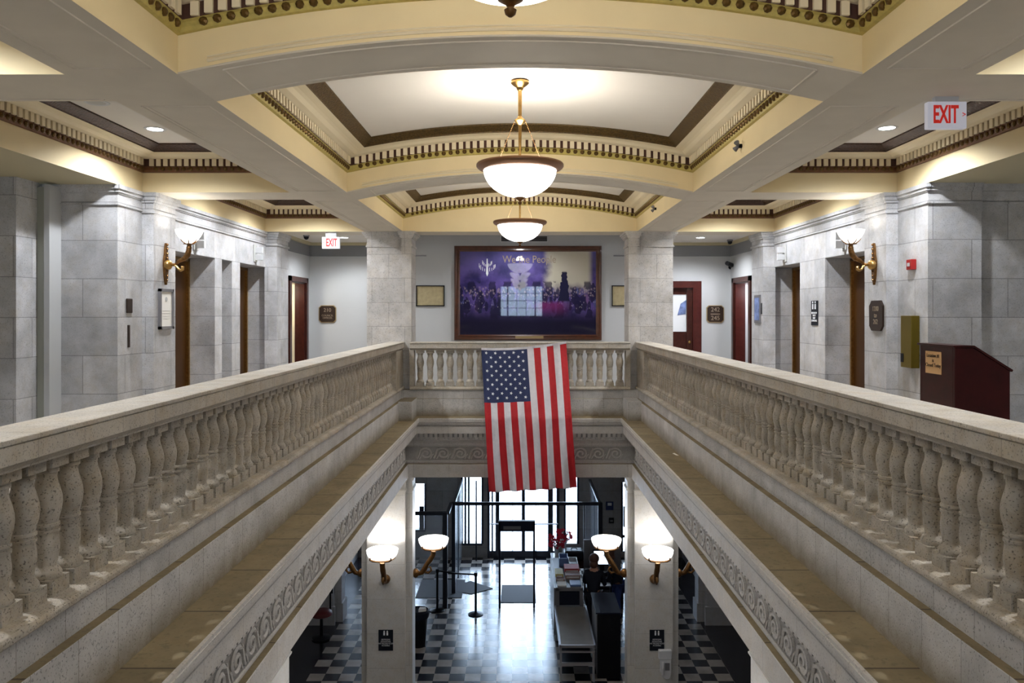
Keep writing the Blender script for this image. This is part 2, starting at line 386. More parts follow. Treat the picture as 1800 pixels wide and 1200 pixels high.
# (d, h, material) material of strip that ends at this point
PROF = [(0, 0, 0), (0, .235, 1), (.022, .240, 2), (.034, .262, 2), (.034, .292, 2), (.05, .302, 2), (.05, .392, 3), (.073, .392, 4),
        (.10, .398, 4), (.125, .402, 4), (.16, .425, 4), (.19, .432, 4), (.26, .432, 4), (.265, .445, 5), (.30, .470, 5), (.345, .492, 5), (.36, .500, 5), (.362, .515, 5), (.40, .515, 6)]
def coffer(x0, x1, y0, y1, fn, beads, flat_rear=False, name='ceiling_coffer'):
    mb = MB(); cx, cy = (x0+x1)/2, (y0+y1)/2; n = 20
    def loop(d, h, first=False):
        a, b_, c, e = x0+d, x1-d, y0+d, y1-d; pts = []
        for k in range(n): x = a+(b_-a)*k/n; pts.append((x, c, ZB+h+fn(x)))
        for k in range(4): y = c+(e-c)*k/4; pts.append((b_, y, ZB+h+fn(b_)))
        for k in range(n): x = b_+(a-b_)*k/n; pts.append((x, e, ZB+h+(0 if (first and flat_rear) else fn(x))))
        for k in range(4): y = e+(c-e)*k/4; pts.append((a, y, ZB+h+fn(a)))
        return pts
    prev = None
    for i, (d, h, mi) in enumerate(PROF):
        lp = loop(d, h, i == 0)
        if prev: mb.grid([prev, lp], mi, True)
        prev = lp
    d, h, _ = PROF[-1]; a, b_, c, e = x0+d, x1-d, y0+d, y1-d
    mb.grid([[(a+(b_-a)*k/n, y, ZB+h+fn(a+(b_-a)*k/n)) for k in range(n+1)] for y in (c, e)], 6)
    # dentils and half round knobs
    per = .083
    for side in range(4):
        Ln = (x1-x0-.17) if side % 2 == 0 else (y1-y0-.17)
        cnt = int(Ln/per)
        for k in range(cnt):
            t = (k+.5-cnt/2)*per
            for (w0, w1, d0, d1, h0, h1, mi) in ((-.025, .025, .05, .070, .306, .391, 7),):
                if side == 0: X = cx+t; z = ZB+fn(X); mb.box(X+w0, X+w1, y0+d0, y0+d1, z+h0, z+h1, mi)
                elif side == 2: X = cx+t; z = ZB+fn(X); mb.box(X+w0, X+w1, y1-d1, y1-d0, z+h0, z+h1, mi)
                elif side == 1: Y = cy+t; z = ZB+fn(x1-.06); mb.box(x1-d1, x1-d0, Y+w0, Y+w1, z+h0, z+h1, mi)
                else: Y = cy+t; z = ZB+fn(x0+.06); mb.box(x0+d0, x0+d1, Y+w0, Y+w1, z+h0, z+h1, mi)
            # knob: a fat lens
            t2 = t+per/2
            if side == 0: c_ = (cx+t2, y0+.034, ZB+.276+fn(cx+t2)); ax = 'y'
            elif side == 2: c_ = (cx+t2, y1-.034, ZB+.276+fn(cx+t2)); ax = 'y'
            elif side == 1: c_ = (x1-.034, cy+t2, ZB+.276+fn(x1-.03)); ax = 'x'
            else: c_ = (x0+.034, cy+t2, ZB+.276+fn(x0+.03)); ax = 'x'
            mb.lathe([(.012, -.020), (.027, -.008), (.027, .008), (.012, .020)], c_, 8, ax, 8)
    o = mb.build(name, ['cream', 'cream', beads, 'slot', 'creamlight', 'brown_band' if beads == 'brown_bead' else 'gold_band', 'panel', 'creamlight', 'knob'], kind='structure')
    return o
for i, (y0, y1) in enumerate(BAYS):
    coffer(-XI, XI, y0, y1, arch, 'yellow_bead', flat_rear=(i == 2))
    coffer(-4.54, -XO, y0, y1, noarch, 'brown_bead'); coffer(XO, 4.54, y0, y1, noarch, 'brown_bead')
# beams
def beamline(mb, x0, x1, y0, y1, r=.007, z=ZB):
    mb.tube([(x0, y0, z), (x1, y1, z)], r, 6)
for s_ in (-1, 1):
    mb = MB()
    mb.face([(s_*XI, -6, ZB), (s_*XO, -6, ZB), (s_*XO, 14.44, ZB), (s_*XI, 14.44, ZB)])
    ys = [(-6, .2)]+[(a-.1, b_+.1) for a, b_ in BAYS]
    for a, b_ in ys[1:]:
        for xx in (XI+.10, XO-.12, XO-.155): beamline(mb, s_*xx, s_*xx, a+.22, b_-.22)
        for yy in (a+.22, b_-.22): beamline(mb, s_*(XI+.10), s_*(XO-.12), yy, yy)
    mb.build('beam_left' if s_ < 0 else 'beam_right', ['beam'], kind='structure')
for (y0, y1, ar) in ((.12, .72, 1), (4.72, 5.32, 1), (9.34, 9.95, 1), (13.84, 14.44, 0)):
    mb = MB(); fn = arch if ar else noarch
    xs = [-XI+2*XI*k/28 for k in range(29)]
    mb.grid([[(x, y, ZB+fn(x)) for x in xs] for y in (y0, y1)])
    if ar:
        xs2 = [-1.83+3.66*k/28 for k in range(29)]
        for yy in (y0+.07, y1-.07): mb.tube([(x, yy, ZB+fn(x)) for x in xs2], .008, 6)
        for xx in (-1.83, 1.83): mb.tube([(xx, y0+.07, ZB+fn(xx)), (xx, y1-.07, ZB+fn(xx))], .008, 6)
        xs3 = [-1.90+3.80*k/28 for k in range(29)]
        for yy, q in ((y0, -1), (y1, 1)):
            mb.tube([(x, yy+q*.002, ZB+.045+fn(x)) for x in xs3], .012, 6, 1)
            mb.tube([(x, yy+q*.002, ZB+.068+fn(x)) for x in xs3], .006, 6, 1)
            mb.tube([(x, yy, ZB+.006+fn(x)) for x in xs], .007, 6, 0)
    for s_ in (-1, 1):
        mb.face([(s_*XO, y0, ZB), (s_*4.54, y0, ZB), (s_*4.54, y1, ZB), (s_*XO, y1, ZB)], 2)
        if ar: beamline(mb, s_*(XO+.05), s_*4.5, y1-.05, y1-.05)
    mb.build('beam_cross', ['beam', 'creamlight', 'beam'], kind='structure')
# outer soffits, rear corridor ceiling, near ceiling and roof
mb = MB()
for s_ in (-1, 1):
    mb.face([(s_*4.54, -6, ZB), (s_*7, -6, ZB), (s_*7, 9.95, ZB), (s_*4.54, 9.95, ZB)])
    mb.face([(s_*4.54, 9.95, ZB), (s_*4.7, 9.95, ZB), (s_*4.7, 14.44, ZB), (s_*4.54, 14.44, ZB)])
mb.build('ceiling_soffit', ['olive_shaded_cream'], kind='structure')
mb = MB(); mb.box(-4.7, -2.35, 14.44, 16.7, 1.50, 1.56); mb.box(2.35, 4.7, 14.44, 16.7, 1.50, 1.56); mb.box(-2.4, 2.4, 14.44, 16.7, 1.76, 1.82); mb.box(-2.4, -2.35, 14.44, 16.6, 1.5, 1.76); mb.box(2.35, 2.4, 14.44, 16.6, 1.5, 1.76); mb.box(-2.35, 2.35, 14.44, 14.46, ZB, 1.76)
mb.box(-4.5, -2.35, 16.53, 16.6, 1.44, 1.50, 1); mb.box(2.35, 4.5, 16.53, 16.6, 1.44, 1.50, 1); mb.box(-4.5, -4.43, 14.6, 16.6, 1.44, 1.50, 1); mb.box(4.43, 4.5, 14.6, 16.6, 1.44, 1.50, 1)
mb.build('ceiling_rear', ['panel', 'olive_shaded_cream'], kind='structure')
bx(-XI, XI, -6, .12, 1.95, 2.0).build('ceiling_front', ['panel'], kind='structure')
bx(-4.54, 4.54, -6, .12, 1.75, 1.8).build('ceiling_front_aisle', ['panel'], kind='structure')
bx(-7.2, 7.2, -6.4, 17.2, 2.6, 2.8).build('ceiling_roof', ['panel'], kind='structure')

# ================================================================ GALLERY WALLS
ZT = .82
def wall_side(s_, niche):
    mb = MB(); X = s_*XW
    B = lambda x0, x1, *a, m=0: mb.box(s_*x0, s_*x1, *a, m)
    B(XW, 7.0 if s_ < 0 else 5.16, 8.8 if s_ < 0 else 8.68, 10.15, ZF, ZB)
    B(XW, 4.97, 10.15, 14.1, ZT, ZB)
    B(5.05, 5.4, 10.15, 14.7, ZF, ZB)
    if niche:
        B(XW, 5.05, 11.61, 11.88, ZF, ZT); B(XW, 5.05, 12.30, 12.65, ZF, ZT); B(4.80, 5.05, 11.88, 12.30, ZF, ZT, m=1)
    else: B(XW, 5.05, 11.61, 12.65, ZF, ZT)
    B(XW, 5.4, 14.08, 14.62, ZF, ZB)
    # jamb linings
    for yy in (11.61, 14.08) + ((12.30,) if niche else ()):
        B(XW+.004, 5.03, yy-.006, yy, ZF, ZT, m=1)
    # cornice and string course
    for (p, z0, z1) in ((.05, 1.405, 1.45), (.03, 1.37, 1.405), (.015, 1.355, 1.37), (.02, 1.225, 1.245)):
        B(XW-p, XW+.02, (8.8 if s_ < 0 else 8.68)-p, 14.62, z0, z1)
        B(XW+.01, 7.0 if s_ < 0 else 5.16, (8.8 if s_ < 0 else 8.68)-p, 8.9, z0, z1)
    # pilasters
    for (y0, y1, pr) in ((9.37, 9.96, .14), (13.92, 14.6, .20)):
        B(XW-pr, XW+.02, y0, y1, ZF, ZB)
        for (p, z0, z1) in ((.05, 1.405, 1.45), (.035, 1.36, 1.405), (.02, 1.33, 1.36), (.022, 1.205, 1.24)):
            B(XW-pr-p, XW, y0-p, y1+p, z0, z1)
    return mb
wall_side(-1, True).build('wall_left', ['wallstone', 'jambstone'], kind='structure')
wall_side(1, False).build('wall_right', ['wallstone', 'jambstone'], kind='structure')
# right: projecting pier line further out; left: pier, recess
mb = MB(); mb.box(5.16, 7, 8.73, 9.2, ZF, ZB)
for (p, z0, z1) in ((.03, 1.37, 1.45), (.015, 1.225, 1.245)): mb.box(5.16, 7, 8.73-p, 8.8, z0, z1)
mb.build('wall_right_pier', ['wallstone'], kind='structure')
mb = MB(); mb.box(-7, -5.36, 8.32, 8.66, ZF, ZB); mb.box(-5.62, -5.36, 8.26, 8.32, ZF, ZB)
mb.build('wall_left_pier', ['wallstone'], kind='structure')
mb = MB(); mb.box(-5.37, -5.22, 8.62, 8.80, ZF, 1.40); mb.box(-5.26, -5.20, 8.58, 8.80, ZF, 1.42, 1)
mb.build('trim_1', ['rail_paint', 'paint'], kind='structure')
# painted rear part
def rear_side(s_):
    mb = MB(); B = lambda x0, x1, *a, m=0: mb.box(s_*x0, s_*x1, *a, m)
    B(4.5, 5.4, 14.62, 15.12, ZF, 1.22); B(4.5, 5.4, 16.32, 16.9, ZF, 1.22); B(4.5, 5.4, 15.12, 16.32, .69, 1.22)
    B(4.5, 5.4, 14.62, 16.9, 1.22, 1.56, m=1); B(4.48, 4.52, 14.62, 16.6, 1.21, 1.235, m=1)
    B(5.3, 5.4, 15.0, 16.4, ZF, .8)
    return mb
rear_side(-1).build('wall_left_rear', ['paint', 'frieze_paint'], kind='structure')
rear_side(1).build('wall_right_rear', ['paint', 'frieze_paint'], kind='structure')
mb = MB(); mb.box(-4.9, 2.74, 16.6, 16.9, ZF, 1.22); mb.box(3.76, 4.9, 16.6, 16.9, ZF, 1.22); mb.box(2.74, 3.76, 16.6, 16.9, .62, 1.22)
mb.box(-4.9, -2.4, 16.6, 16.9, 1.22, 1.56, 1); mb.box(2.4, 4.9, 16.6, 16.9, 1.22, 1.56, 1); mb.box(-2.4, 2.4, 16.6, 16.9, 1.22, 1.82, 0)
mb.box(-4.5, -2.0, 16.58, 16.6, 1.21, 1.235, 1); mb.box(2.0, 4.5, 16.58, 16.6, 1.21, 1.235, 1)
mb.box(2.6, 3.9, 16.84, 16.9, ZF, .7, 0)
mb.build('wall_rear', ['paint', 'frieze_paint'], kind='structure')
# enclosing walls behind the camera, with the window group whose reflection hangs in the picture glass
mb = MB(); mb.box(-7.2, 7.2, -6.3, -6, ZL, -.15); mb.box(-7.2, 7.2, -6.3, -6, 1.35, 2.8)
mb.box(-7.2, -1.0, -6.3, -6, -.15, 1.35); mb.box(1.15, 7.2, -6.3, -6, -.15, 1.35)
mb.build('wall_front', ['paint'], kind='structure')
for s_ in (-1, 1): bx(s_*7.0, s_*7.2, -6.3, 8.7, ZL, 2.8).build('wall_outer', ['paint'], kind='structure')
wn = struct('window_1', (0, -6.1, -.15))
mb = MB()
for x in (-1.0, -.62, .77, 1.15): mb.box(x-.035, x+.035, -6.14, -6.0, -.15, 1.35)
for x in (-.16, .31): mb.box(x-.012, x+.012, -6.10, -6.05, -.15, 1.35)
for z in (-.15, .25, .62, .99, 1.35): mb.box(-1.0, 1.15, -6.10, -6.05, z-.014, z+.014)
mb.build('window_frame', ['dark_wood'], wn)
bx(-1.0, 1.15, -6.085, -6.08, -.15, 1.35).build('pane', ['window_glass'], wn)
# office doors
dl = struct('door_1', (-4.5, 15.7, ZF))
mb = MB()
for (y0, y1, z0, z1) in ((15.08, 15.20, ZF, .73), (16.26, 16.38, ZF, .73), (15.08, 16.38, .63, .73)): mb.box(-4.54, -4.46, y0, y1, z0, z1)
mb.build('casing', ['dark_wood'], dl)
mb = MB(); mb.box(-4.70, -4.5, 16.2, 16.30, ZF, .63); mb.box(-4.9, -4.5, 15.12, 15.2, ZF, .63); mb.box(-4.9, -4.5, 15.2, 16.3, .60, .66)
mb.build('jamb', ['dark_wood'], dl)
bx(-4.99, -4.70, 16.22, 16.26, ZF, .62).build('door_panel', ['creamlight'], dl)
dr = struct('door_2', (4.5, 15.7, ZF))
mb = MB()
for (y0, y1, z0, z1) in ((15.08, 15.20, ZF, .73), (16.26, 16.38, ZF, .73), (15.08, 16.38, .63, .73)): mb.box(4.46, 4.54, y0, y1, z0, z1)
mb.build('casing', ['dark_wood'], dr)
mb = MB(); mb.box(4.5, 4.70, 16.2, 16.30, ZF, .63); mb.box(4.5, 4.9, 15.12, 15.2, ZF, .63); mb.box(4.5, 4.9, 15.2, 16.3, .60, .66)
mb.build('jamb', ['door_wood'], dr)
bx(4.70, 4.99, 16.22, 16.26, ZF, .62).build('door_panel', ['white_plastic'], dr)
for s_, pp, cc in ((-1, dl, (1, .9, .7)), (1, dr, (.95, .93, 1))): light('office_light', 'POINT', (s_*5.0, 15.6, .45), 14, cc, pp, radius=.1)
d3 = struct('door_3', (3.25, 16.6, ZF))
mb = MB()
for (x0, x1, z0, z1) in ((2.68, 2.81, ZF, .54), (3.69, 3.87, ZF, .54), (2.68, 3.87, .54, .68)): mb.box(x0, x1, 16.55, 16.62, z0, z1)
mb.build('casing', ['door_wood'], d3)
mb = MB(); mb.box(2.74, 2.93, 16.62, 16.71, ZF, .56); mb.box(3.57, 3.76, 16.62, 16.71, ZF, .56); mb.box(2.93, 3.57, 16.66, 16.71, .40, .54); mb.box(2.93, 3.57, 16.66, 16.71, ZF, -.40)
mb.build('door_leaf', ['dark_wood'], d3)
bx(2.93, 3.57, 16.68, 16.69, -.40, .40).build('pane', ['sign_white'], d3)
mb = MB(); mb.prism([(3.38, -.05), (3.56, -.02), (3.57, .28), (3.45, .20)], 'y', 16.672, 16.678); mb.build('poster', ['blue_print'], d3)
MB().ball((3.63, 16.63, -.62), .035, 12).build('door_handle', ['brass'], d3)

# ================================================================ COLUMNS
def column(cx0, cx1, y0, y1, z0, z1, mt, pil_in=None, pil_out=None, capz=(1.18, 1.45), ring=True, name='column', base=False):
    mb = MB(); mb.box(cx0, cx1, y0, y1, z0, z1)
    bl = [(cx0, cx1, y0, y1)]
    if pil_in: mb.box(*pil_in, z0, z1); bl.append(pil_in)
    if pil_out: mb.box(*pil_out, z0, z1); bl.append(pil_out)
    a, b_ = capz; h = b_-a
    for q in bl:
        x0, x1, yy0, yy1 = min(q[0], q[1]), max(q[0], q[1]), q[2], q[3]
        for (p, f0, f1) in ((.075, .84, 1), (.055, .74, .84), (.035, .64, .74), (.02, .56, .64), (.02, .0, .10), (.012, .10, .16)):
            mb.box(x0-p, x1+p, yy0-p, yy1+p, a+h*f0, a+h*f1)
        if base: mb.box(x0-.03, x1+.03, yy0-.03, yy1+.03, z0, z0+.25)
    return mb.build(name, [mt], kind='structure')
for s_ in (-1, 1):
    a, b_ = sorted((s_*2.06, s_*2.74)); pa, pb = sorted((s_*1.93, s_*2.10))
    column(a, b_, 13.9, 14.5, -1.80, ZB, 'colstone', pil_in=(pa, pb, 13.80, 14.36))
    oa, ob = sorted((s_*2.70, s_*2.86)); ia, ib = sorted((s_*1.94, s_*2.10))
    column(a, b_, 13.9, 14.5, ZL, -2.88, 'lowcol', pil_in=(ia, ib, 14.02, 14.38), pil_out=(oa, ob, 14.02, 14.38), capz=(-3.20, -2.88), base=True)
    column(a, b_, 6.28, 6.93, ZL, -2.88, 'lowcol', capz=(-3.04, -2.88), base=True)
    column(a, b_, -1.2, -.6, ZL, -2.88, 'lowcol', capz=(-3.20, -2.88))

# ================================================================ U-SHAPED STONEWORK round the light well
Y0U = .9
def uloop(e, z):
    return [(-(LX+e), Y0U, z), (-(LX+e), LY+e, z), (LX+e, LY+e, z), (LX+e, Y0U, z)]
def usweep(prof, mats, name, kind='structure', parent=None):
    mb = MB()
    for k in range(len(prof)-1):
        (e0, z0), (e1, z1, mi) = prof[k][:2], (prof[k+1]+(0,))[:3]
        a, b_ = uloop(e0, z0), uloop(e1, z1)
        for q in range(3): mb.face([a[q], a[q+1], b_[q+1], b_[q]], mi)
    return mb.build(name, mats, parent, kind=kind)
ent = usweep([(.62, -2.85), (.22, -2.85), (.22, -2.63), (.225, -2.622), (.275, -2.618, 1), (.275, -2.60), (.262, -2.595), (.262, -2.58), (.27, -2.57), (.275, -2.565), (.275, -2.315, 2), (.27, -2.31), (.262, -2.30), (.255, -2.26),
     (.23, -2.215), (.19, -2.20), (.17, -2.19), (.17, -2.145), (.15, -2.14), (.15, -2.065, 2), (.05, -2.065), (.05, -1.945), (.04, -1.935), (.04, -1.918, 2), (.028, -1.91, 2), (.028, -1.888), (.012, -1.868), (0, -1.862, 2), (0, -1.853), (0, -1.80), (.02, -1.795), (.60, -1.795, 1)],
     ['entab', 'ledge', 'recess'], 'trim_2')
# dentils and egg drops
mb = MB(); per = .085
def ucells(e, per, y_start=1.2):
    n = int((LY+e-y_start)/per)
    for k in range(n):
        yy = LY+e-(k+.5)*per
        yield -1, yy; yield 1, yy
    n = int(2*(LX+e)/per)
    for k in range(n): yield 0, (k+.5-n/2)*per
for sd, t in ucells(.15, per):
    w_ = .026
    if sd: mb.box(sd*(LX+.095), sd*(LX+.155), t-w_, t+w_, -2.135, -2.066)
    else: mb.box(t-w_, t+w_, LY+.095, LY+.155, -2.135, -2.066)
for sd, t in ucells(.17, per):
    if sd: mb.lathe([(.004, -.03), (.02, -.01), (.022, .01), (.01, .025)], (sd*(LX+.175), t, -2.168), 6)
    else: mb.lathe([(.004, -.03), (.02, -.01), (.022, .01), (.01, .025)], (t, LY+.175, -2.168), 6)
mb.build('dentil_course', ['entab'], ent)
# wave scroll relief
L_ = .30; H_ = .22
def wave():
    pts = []
    for k in range(9):
        t = k/8; pts.append((-.5*L_+.28*L_*t, -.40*H_+.78*H_*(t*t*(3-2*t))))
    cx_, cz_ = .04*L_, -.02*H_
    for k in range(30):
        t = k/29; a = PI*.80-t*2*PI*1.55; r = (.46-.38*t)*H_
        pts.append((cx_+r*math.cos(a)*1.15, cz_+r*math.sin(a)))
    return pts
W1 = wave(); W2 = [(-.5*L_+.16*L_, -.45*H_), (-.2*L_, -.12*H_), (-.14*L_, .12*H_)]; W3 = [(.5*L_-.2*L_, -.45*H_), (.5*L_-.12*L_, -.2*H_), (.5*L_-.02*L_, -.05*H_)]
mb = MB(); zc = -2.44
def put(sd, t):
    for W, r in ((W1, .019), (W2, .012), (W3, .012)):
        if sd == 0: p = [(t+a, LY+.268, zc+b_) for a, b_ in W]
        else: p = [(sd*(LX+.268), t-sd*(-a) if sd < 0 else t-a, zc+b_) for a, b_ in W]
        mb.tube(p, r, 5)
n = 42
for k in range(n):
    yy = 13.4-(k+.5)*L_
    if yy > 2.5: put(-1, yy); put(1, yy)
for k in range(12): put(0, (k+.5-6)*L_)
mb.build('wave_scroll', ['entab'], ent, smooth=50)
# thin lines below and above the frieze
mb = MB()
for (e, z) in ((.262, -2.315), (.262, -2.562), (.0, -1.825)):
    lp = uloop(e, z)
    for q in range(3): mb.tube([lp[q], lp[q+1]], .007, 6)
mb.build('bead_line', ['entab'], ent)
# plinth courses
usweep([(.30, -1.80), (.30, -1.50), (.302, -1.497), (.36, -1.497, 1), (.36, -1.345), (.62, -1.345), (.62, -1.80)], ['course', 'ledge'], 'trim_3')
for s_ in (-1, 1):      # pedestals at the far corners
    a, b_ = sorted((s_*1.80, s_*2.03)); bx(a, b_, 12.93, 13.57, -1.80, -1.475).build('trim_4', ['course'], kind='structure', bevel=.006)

# ================================================================ BALUSTRADES
def bal_profile(h=.515):
    P = [(0, .047), (.03, .050), (.055, .050), (.06, .044), (.10, .042), (.14, .045), (.20, .054), (.27, .062), (.33, .064), (.40, .060), (.46, .052), (.505, .047),
         (.51, .053), (.535, .054), (.54, .048), (.56, .047), (.565, .054), (.59, .053), (.595, .047), (.65, .050), (.71, .053), (.77, .052), (.83, .046), (.88, .043), (.905, .045), (.93, .055), (.955, .062), (.985, .063), (1.0, .061)]
    return [(r, -.707-h*t) for t, r in P]
def baluster_mesh():
    mb = MB(); mb.lathe([(r*1.04, z) for r, z in bal_profile()], (0, 0, 0), 20)
    mb.box(-.066, .066, -.064, .064, -.708, -.655); mb.box(-.068, .068, -.066, .066, -1.294, -1.221)
    return mb
RAILP = [(.375, -.655), (.372, -.645), (.350, -.624), (.34, -.617), (.34, -.54), (.345, -.537), (.33, -.532), (.33, -.512), (.335, -.51), (.62, -.51), (.62, -.617), (.57, -.655)]
PROTO_ME = None
def balustrade(loc, label, spots, rail, brail, posts):
    global PROTO_ME
    t = thing('stone_balustrade', loc, label, 'balustrade')
    rail.build('top_rail', ['railstone'], t, bevel=.004)
    brail.build('bottom_rail', ['balstone'], t, bevel=.004)
    if posts: posts.build('end_post', ['balstone'], t)
    if PROTO_ME is None:
        o = baluster_mesh().build('baluster', ['balstone'], None, smooth=35); PROTO_ME = o.data; bpy.data.objects.remove(o)
    for p in spots:
        o = bpy.data.objects.new('baluster', PROTO_ME); C.objects.link(o); o.parent = t
        o.location = (p[0]-loc[0], p[1]-loc[1], -loc[2])
    return t
for s_ in (-1, 1):
    pr = [(s_*(LX+e), z) for e, z in RAILP]
    rail = MB().prism(pr, 'y', 1.0, 13.92)
    br = MB().prism([(s_*(LX+e), z) for e, z in ((.36, -1.345), (.335, -1.345), (.325, -1.335), (.325, -1.315), (.335, -1.30), (.36, -1.294), (.60, -1.294), (.60, -1.345))], 'y', 1.0, 13.92)
    a, b_ = sorted((s_*2.075, s_*2.32)); post = bx(a, b_, 13.02, 13.9, -1.30, -.65)
    spots = [(s_*2.195, 3.255-.1725*k) for k in range(12, 0, -1)]+[(s_*2.195, 3.255+.1725*k) for k in range(57)]
    spots = [q for q in spots if q[1] < 12.98]
    balustrade((s_*2.195, 7.5, -1.345), 'long stone balustrade running down the %s side of the light well' % ('left' if s_ < 0 else 'right'), spots, rail, br, post)
pr = [(LY+e, z) for e, z in RAILP]
rail = MB().prism(pr, 'x', -1.93, 1.93)
br = MB().prism([(LY+e, z) for e, z in ((.36, -1.345), (.335, -1.345), (.325, -1.335), (.325, -1.315), (.335, -1.30), (.36, -1.294), (.60, -1.294), (.60, -1.345))], 'x', -1.93, 1.93)
post = bx(-1.94, -1.86, 13.62, 13.84, -1.30, -.65).box(1.86, 1.94, 13.62, 13.84, -1.30, -.65)
balustrade((0, 13.73, -1.345), 'short stone balustrade across the far end, behind the hanging flag', [((k-10)*.1762, 13.725) for k in range(21)], rail, br, post)

# ================================================================ FLOORS
for s_ in (-1, 1):
    a, b_ = sorted((s_*2.30, s_*7.0)); bx(a, b_, -6, 16.6, -1.9, ZF).build('floor_%s_gallery' % ('left' if s_ < 0 else 'right'), ['upfloor'], kind='structure')
    a, b_ = sorted((s_*2.30, s_*7.0)); bx(a, b_, -6, 13.8, -2.86, -1.9).build('ceiling_%s_lobby' % ('left' if s_ < 0 else 'right'), ['panel'], kind='structure')
bx(-2.30, 2.30, 13.85, 16.6, -1.9, ZF).build('floor_rear_gallery', ['upfloor'], kind='structure')
bx(-2.30, 2.30, -6, .6, -1.9, ZF).build('floor_front_gallery', ['upfloor'], kind='structure')
bx(-7, 7, 13.8, 23, -2.6, -1.9).build('ceiling_rear_lobby', ['farwall'], kind='structure')
bx(-2.3, 2.3, -6, .6, -2.86, -1.9).build('ceiling_front_lobby', ['panel'], kind='structure')
bx(-7, 7, -6, 22.5, ZL-.1, ZL).build('floor_lobby', ['checker'], kind='structure')

# ================================================================ LOBBY WALLS
for s_ in (-1, 1):
    mb = MB(); B = lambda x0, x1, *a, m=0: mb.box(s_*x0, s_*x1, *a, m)
    B(5.4, 5.6, -6, 17.7, ZL, -1.9); B(4.25, 5.6, 17.65, 18.3, ZL, -1.9); B(4.10, 4.40, 17.85, 18.2, ZL, -1.9)
    B(4.20, 5.6, 17.60, 17.66, ZL, ZL+.42); B(4.06, 4.3, 17.81, 18.24, ZL, ZL+.42)
    B(4.7, 4.9, 18.3, 22.5, ZL, -1.9)
    mb.build('wall_lobby_%s' % ('left' if s_ < 0 else 'right'), ['lowwall'], kind='structure')
# street front with its openings
px = lambda x: (x-914)/60.67      # street wall sits 22.5 m out, 60.67 px per metre
def front_wall():
    mb = MB(); y0, y1 = 22.5, 22.8
    ops = [(px(725), px(748), -6.3, -4.94), (px(812), px(848), -6.68, -4.2), (px(857), px(982), ZL, -3.6), (px(993), px(1016), ZL+.4, -3.6), (px(1093), px(1112), -6.9, -4.9)]
    ops.insert(0, (-4.4, -3.3, -6.3, -4.94))
    x = -7
    for (a, b_, z0, z1) in ops:
        mb.box(x, a, y0, y1, ZL, -1.9); mb.box(a, b_, y0, y1, z1, -1.9)
        if z0 > ZL+.01: mb.box(a, b_, y0, y1, ZL, z0)
        x = b_
    mb.box(x, 7, y0, y1, ZL, -1.9); return mb
front_wall().build('wall_street', ['farwall'], kind='structure')
e = struct('door_4', (px(920), 22.5, ZL))
mb = MB()
for (a, b_) in ((857, 861), (864, 867), (871, 878), (917, 923), (963, 972), (978, 983)): mb.box(px(a), px(b_), 22.44, 22.56, ZL, -3.6)
for a in (901, 942): mb.box(px(a)-.01, px(a)+.01, 22.46, 22.54, ZL, -3.6)
mb.box(px(857), px(983), 22.46, 22.54, ZL, ZL+.20); mb.box(px(878), px(963), 22.46, 22.54, -4.35, -4.28); mb.box(px(857), px(983), 22.44, 22.56, -3.7, -3.6)
mb.build('door_frame', ['black_metal'], e)
bx(px(857), px(982), 22.49, 22.50, ZL, -3.6).build('pane', ['window_glass'], e)
MB().tube([(px(862), 22.2, ZL+1.05), (px(917), 22.2, ZL+1.05)], .02, 8).tube([(px(924), 22.2, ZL+1.05), (px(980), 22.2, ZL+1.05)], .02, 8).build('push_bar', ['steel'], e)
w2 = struct('window_2', (px(830), 22.5, -6.68))
mb = MB()
for a in (812, 818, 824, 848): mb.box(px(a)-.03, px(a)+.03, 22.47, 22.58, -6.68, -4.2)
mb.box(px(812), px(848), 22.46, 22.58, -6.72, -6.66)
mb.build('window_frame', ['black_metal'], w2)
bx(px(812), px(848), 22.52, 22.53, -6.68, -4.2).build('pane', ['window_glass'], w2)
w3 = struct('window_3', (px(736), 22.5, -6.3)); mb = MB()
mb.box(px(725), px(748), 22.47, 22.56, -6.33, -6.27); mb.box(px(746), px(749), 22.47, 22.56, -6.3, -4.94); mb.box(px(737), px(745), 22.50, 22.6, -6.28, -5.6)
mb.build('window_frame', ['black_metal'], w3); bx(px(725), px(748), 22.52, 22.53, -6.3, -4.94).build('pane', ['window_glass'], w3)
w4 = struct('window_4', (px(1100), 22.5, -6.9)); mb = MB()
mb.box(px(1092), px(1095), 22.47, 22.56, -6.9, -4.9); mb.box(px(1096), px(1104), 22.50, 22.6, -6.2, -5.6); mb.box(px(1093), px(1112), 22.47, 22.56, -6.5, -6.42)
mb.build('window_frame', ['black_metal'], w4); bx(px(1093), px(1112), 22.52, 22.53, -6.9, -4.9).build('pane', ['window_glass'], w4)
w5 = struct('window_5', (px(1005), 22.5, -6.68)); mb = MB()
for a in (993, 1016): mb.box(px(a)-.03, px(a)+.03, 22.47, 22.58, ZL+.4, -3.6)
mb.build('window_frame', ['black_metal'], w5); bx(px(993), px(1016), 22.52, 22.53, ZL+.4, -3.6).build('pane', ['window_glass'], w5)
bx(-12, 12, 22.8, 60, ZL-.15, ZL-.03).build('ground_street', ['pave'], kind='structure')

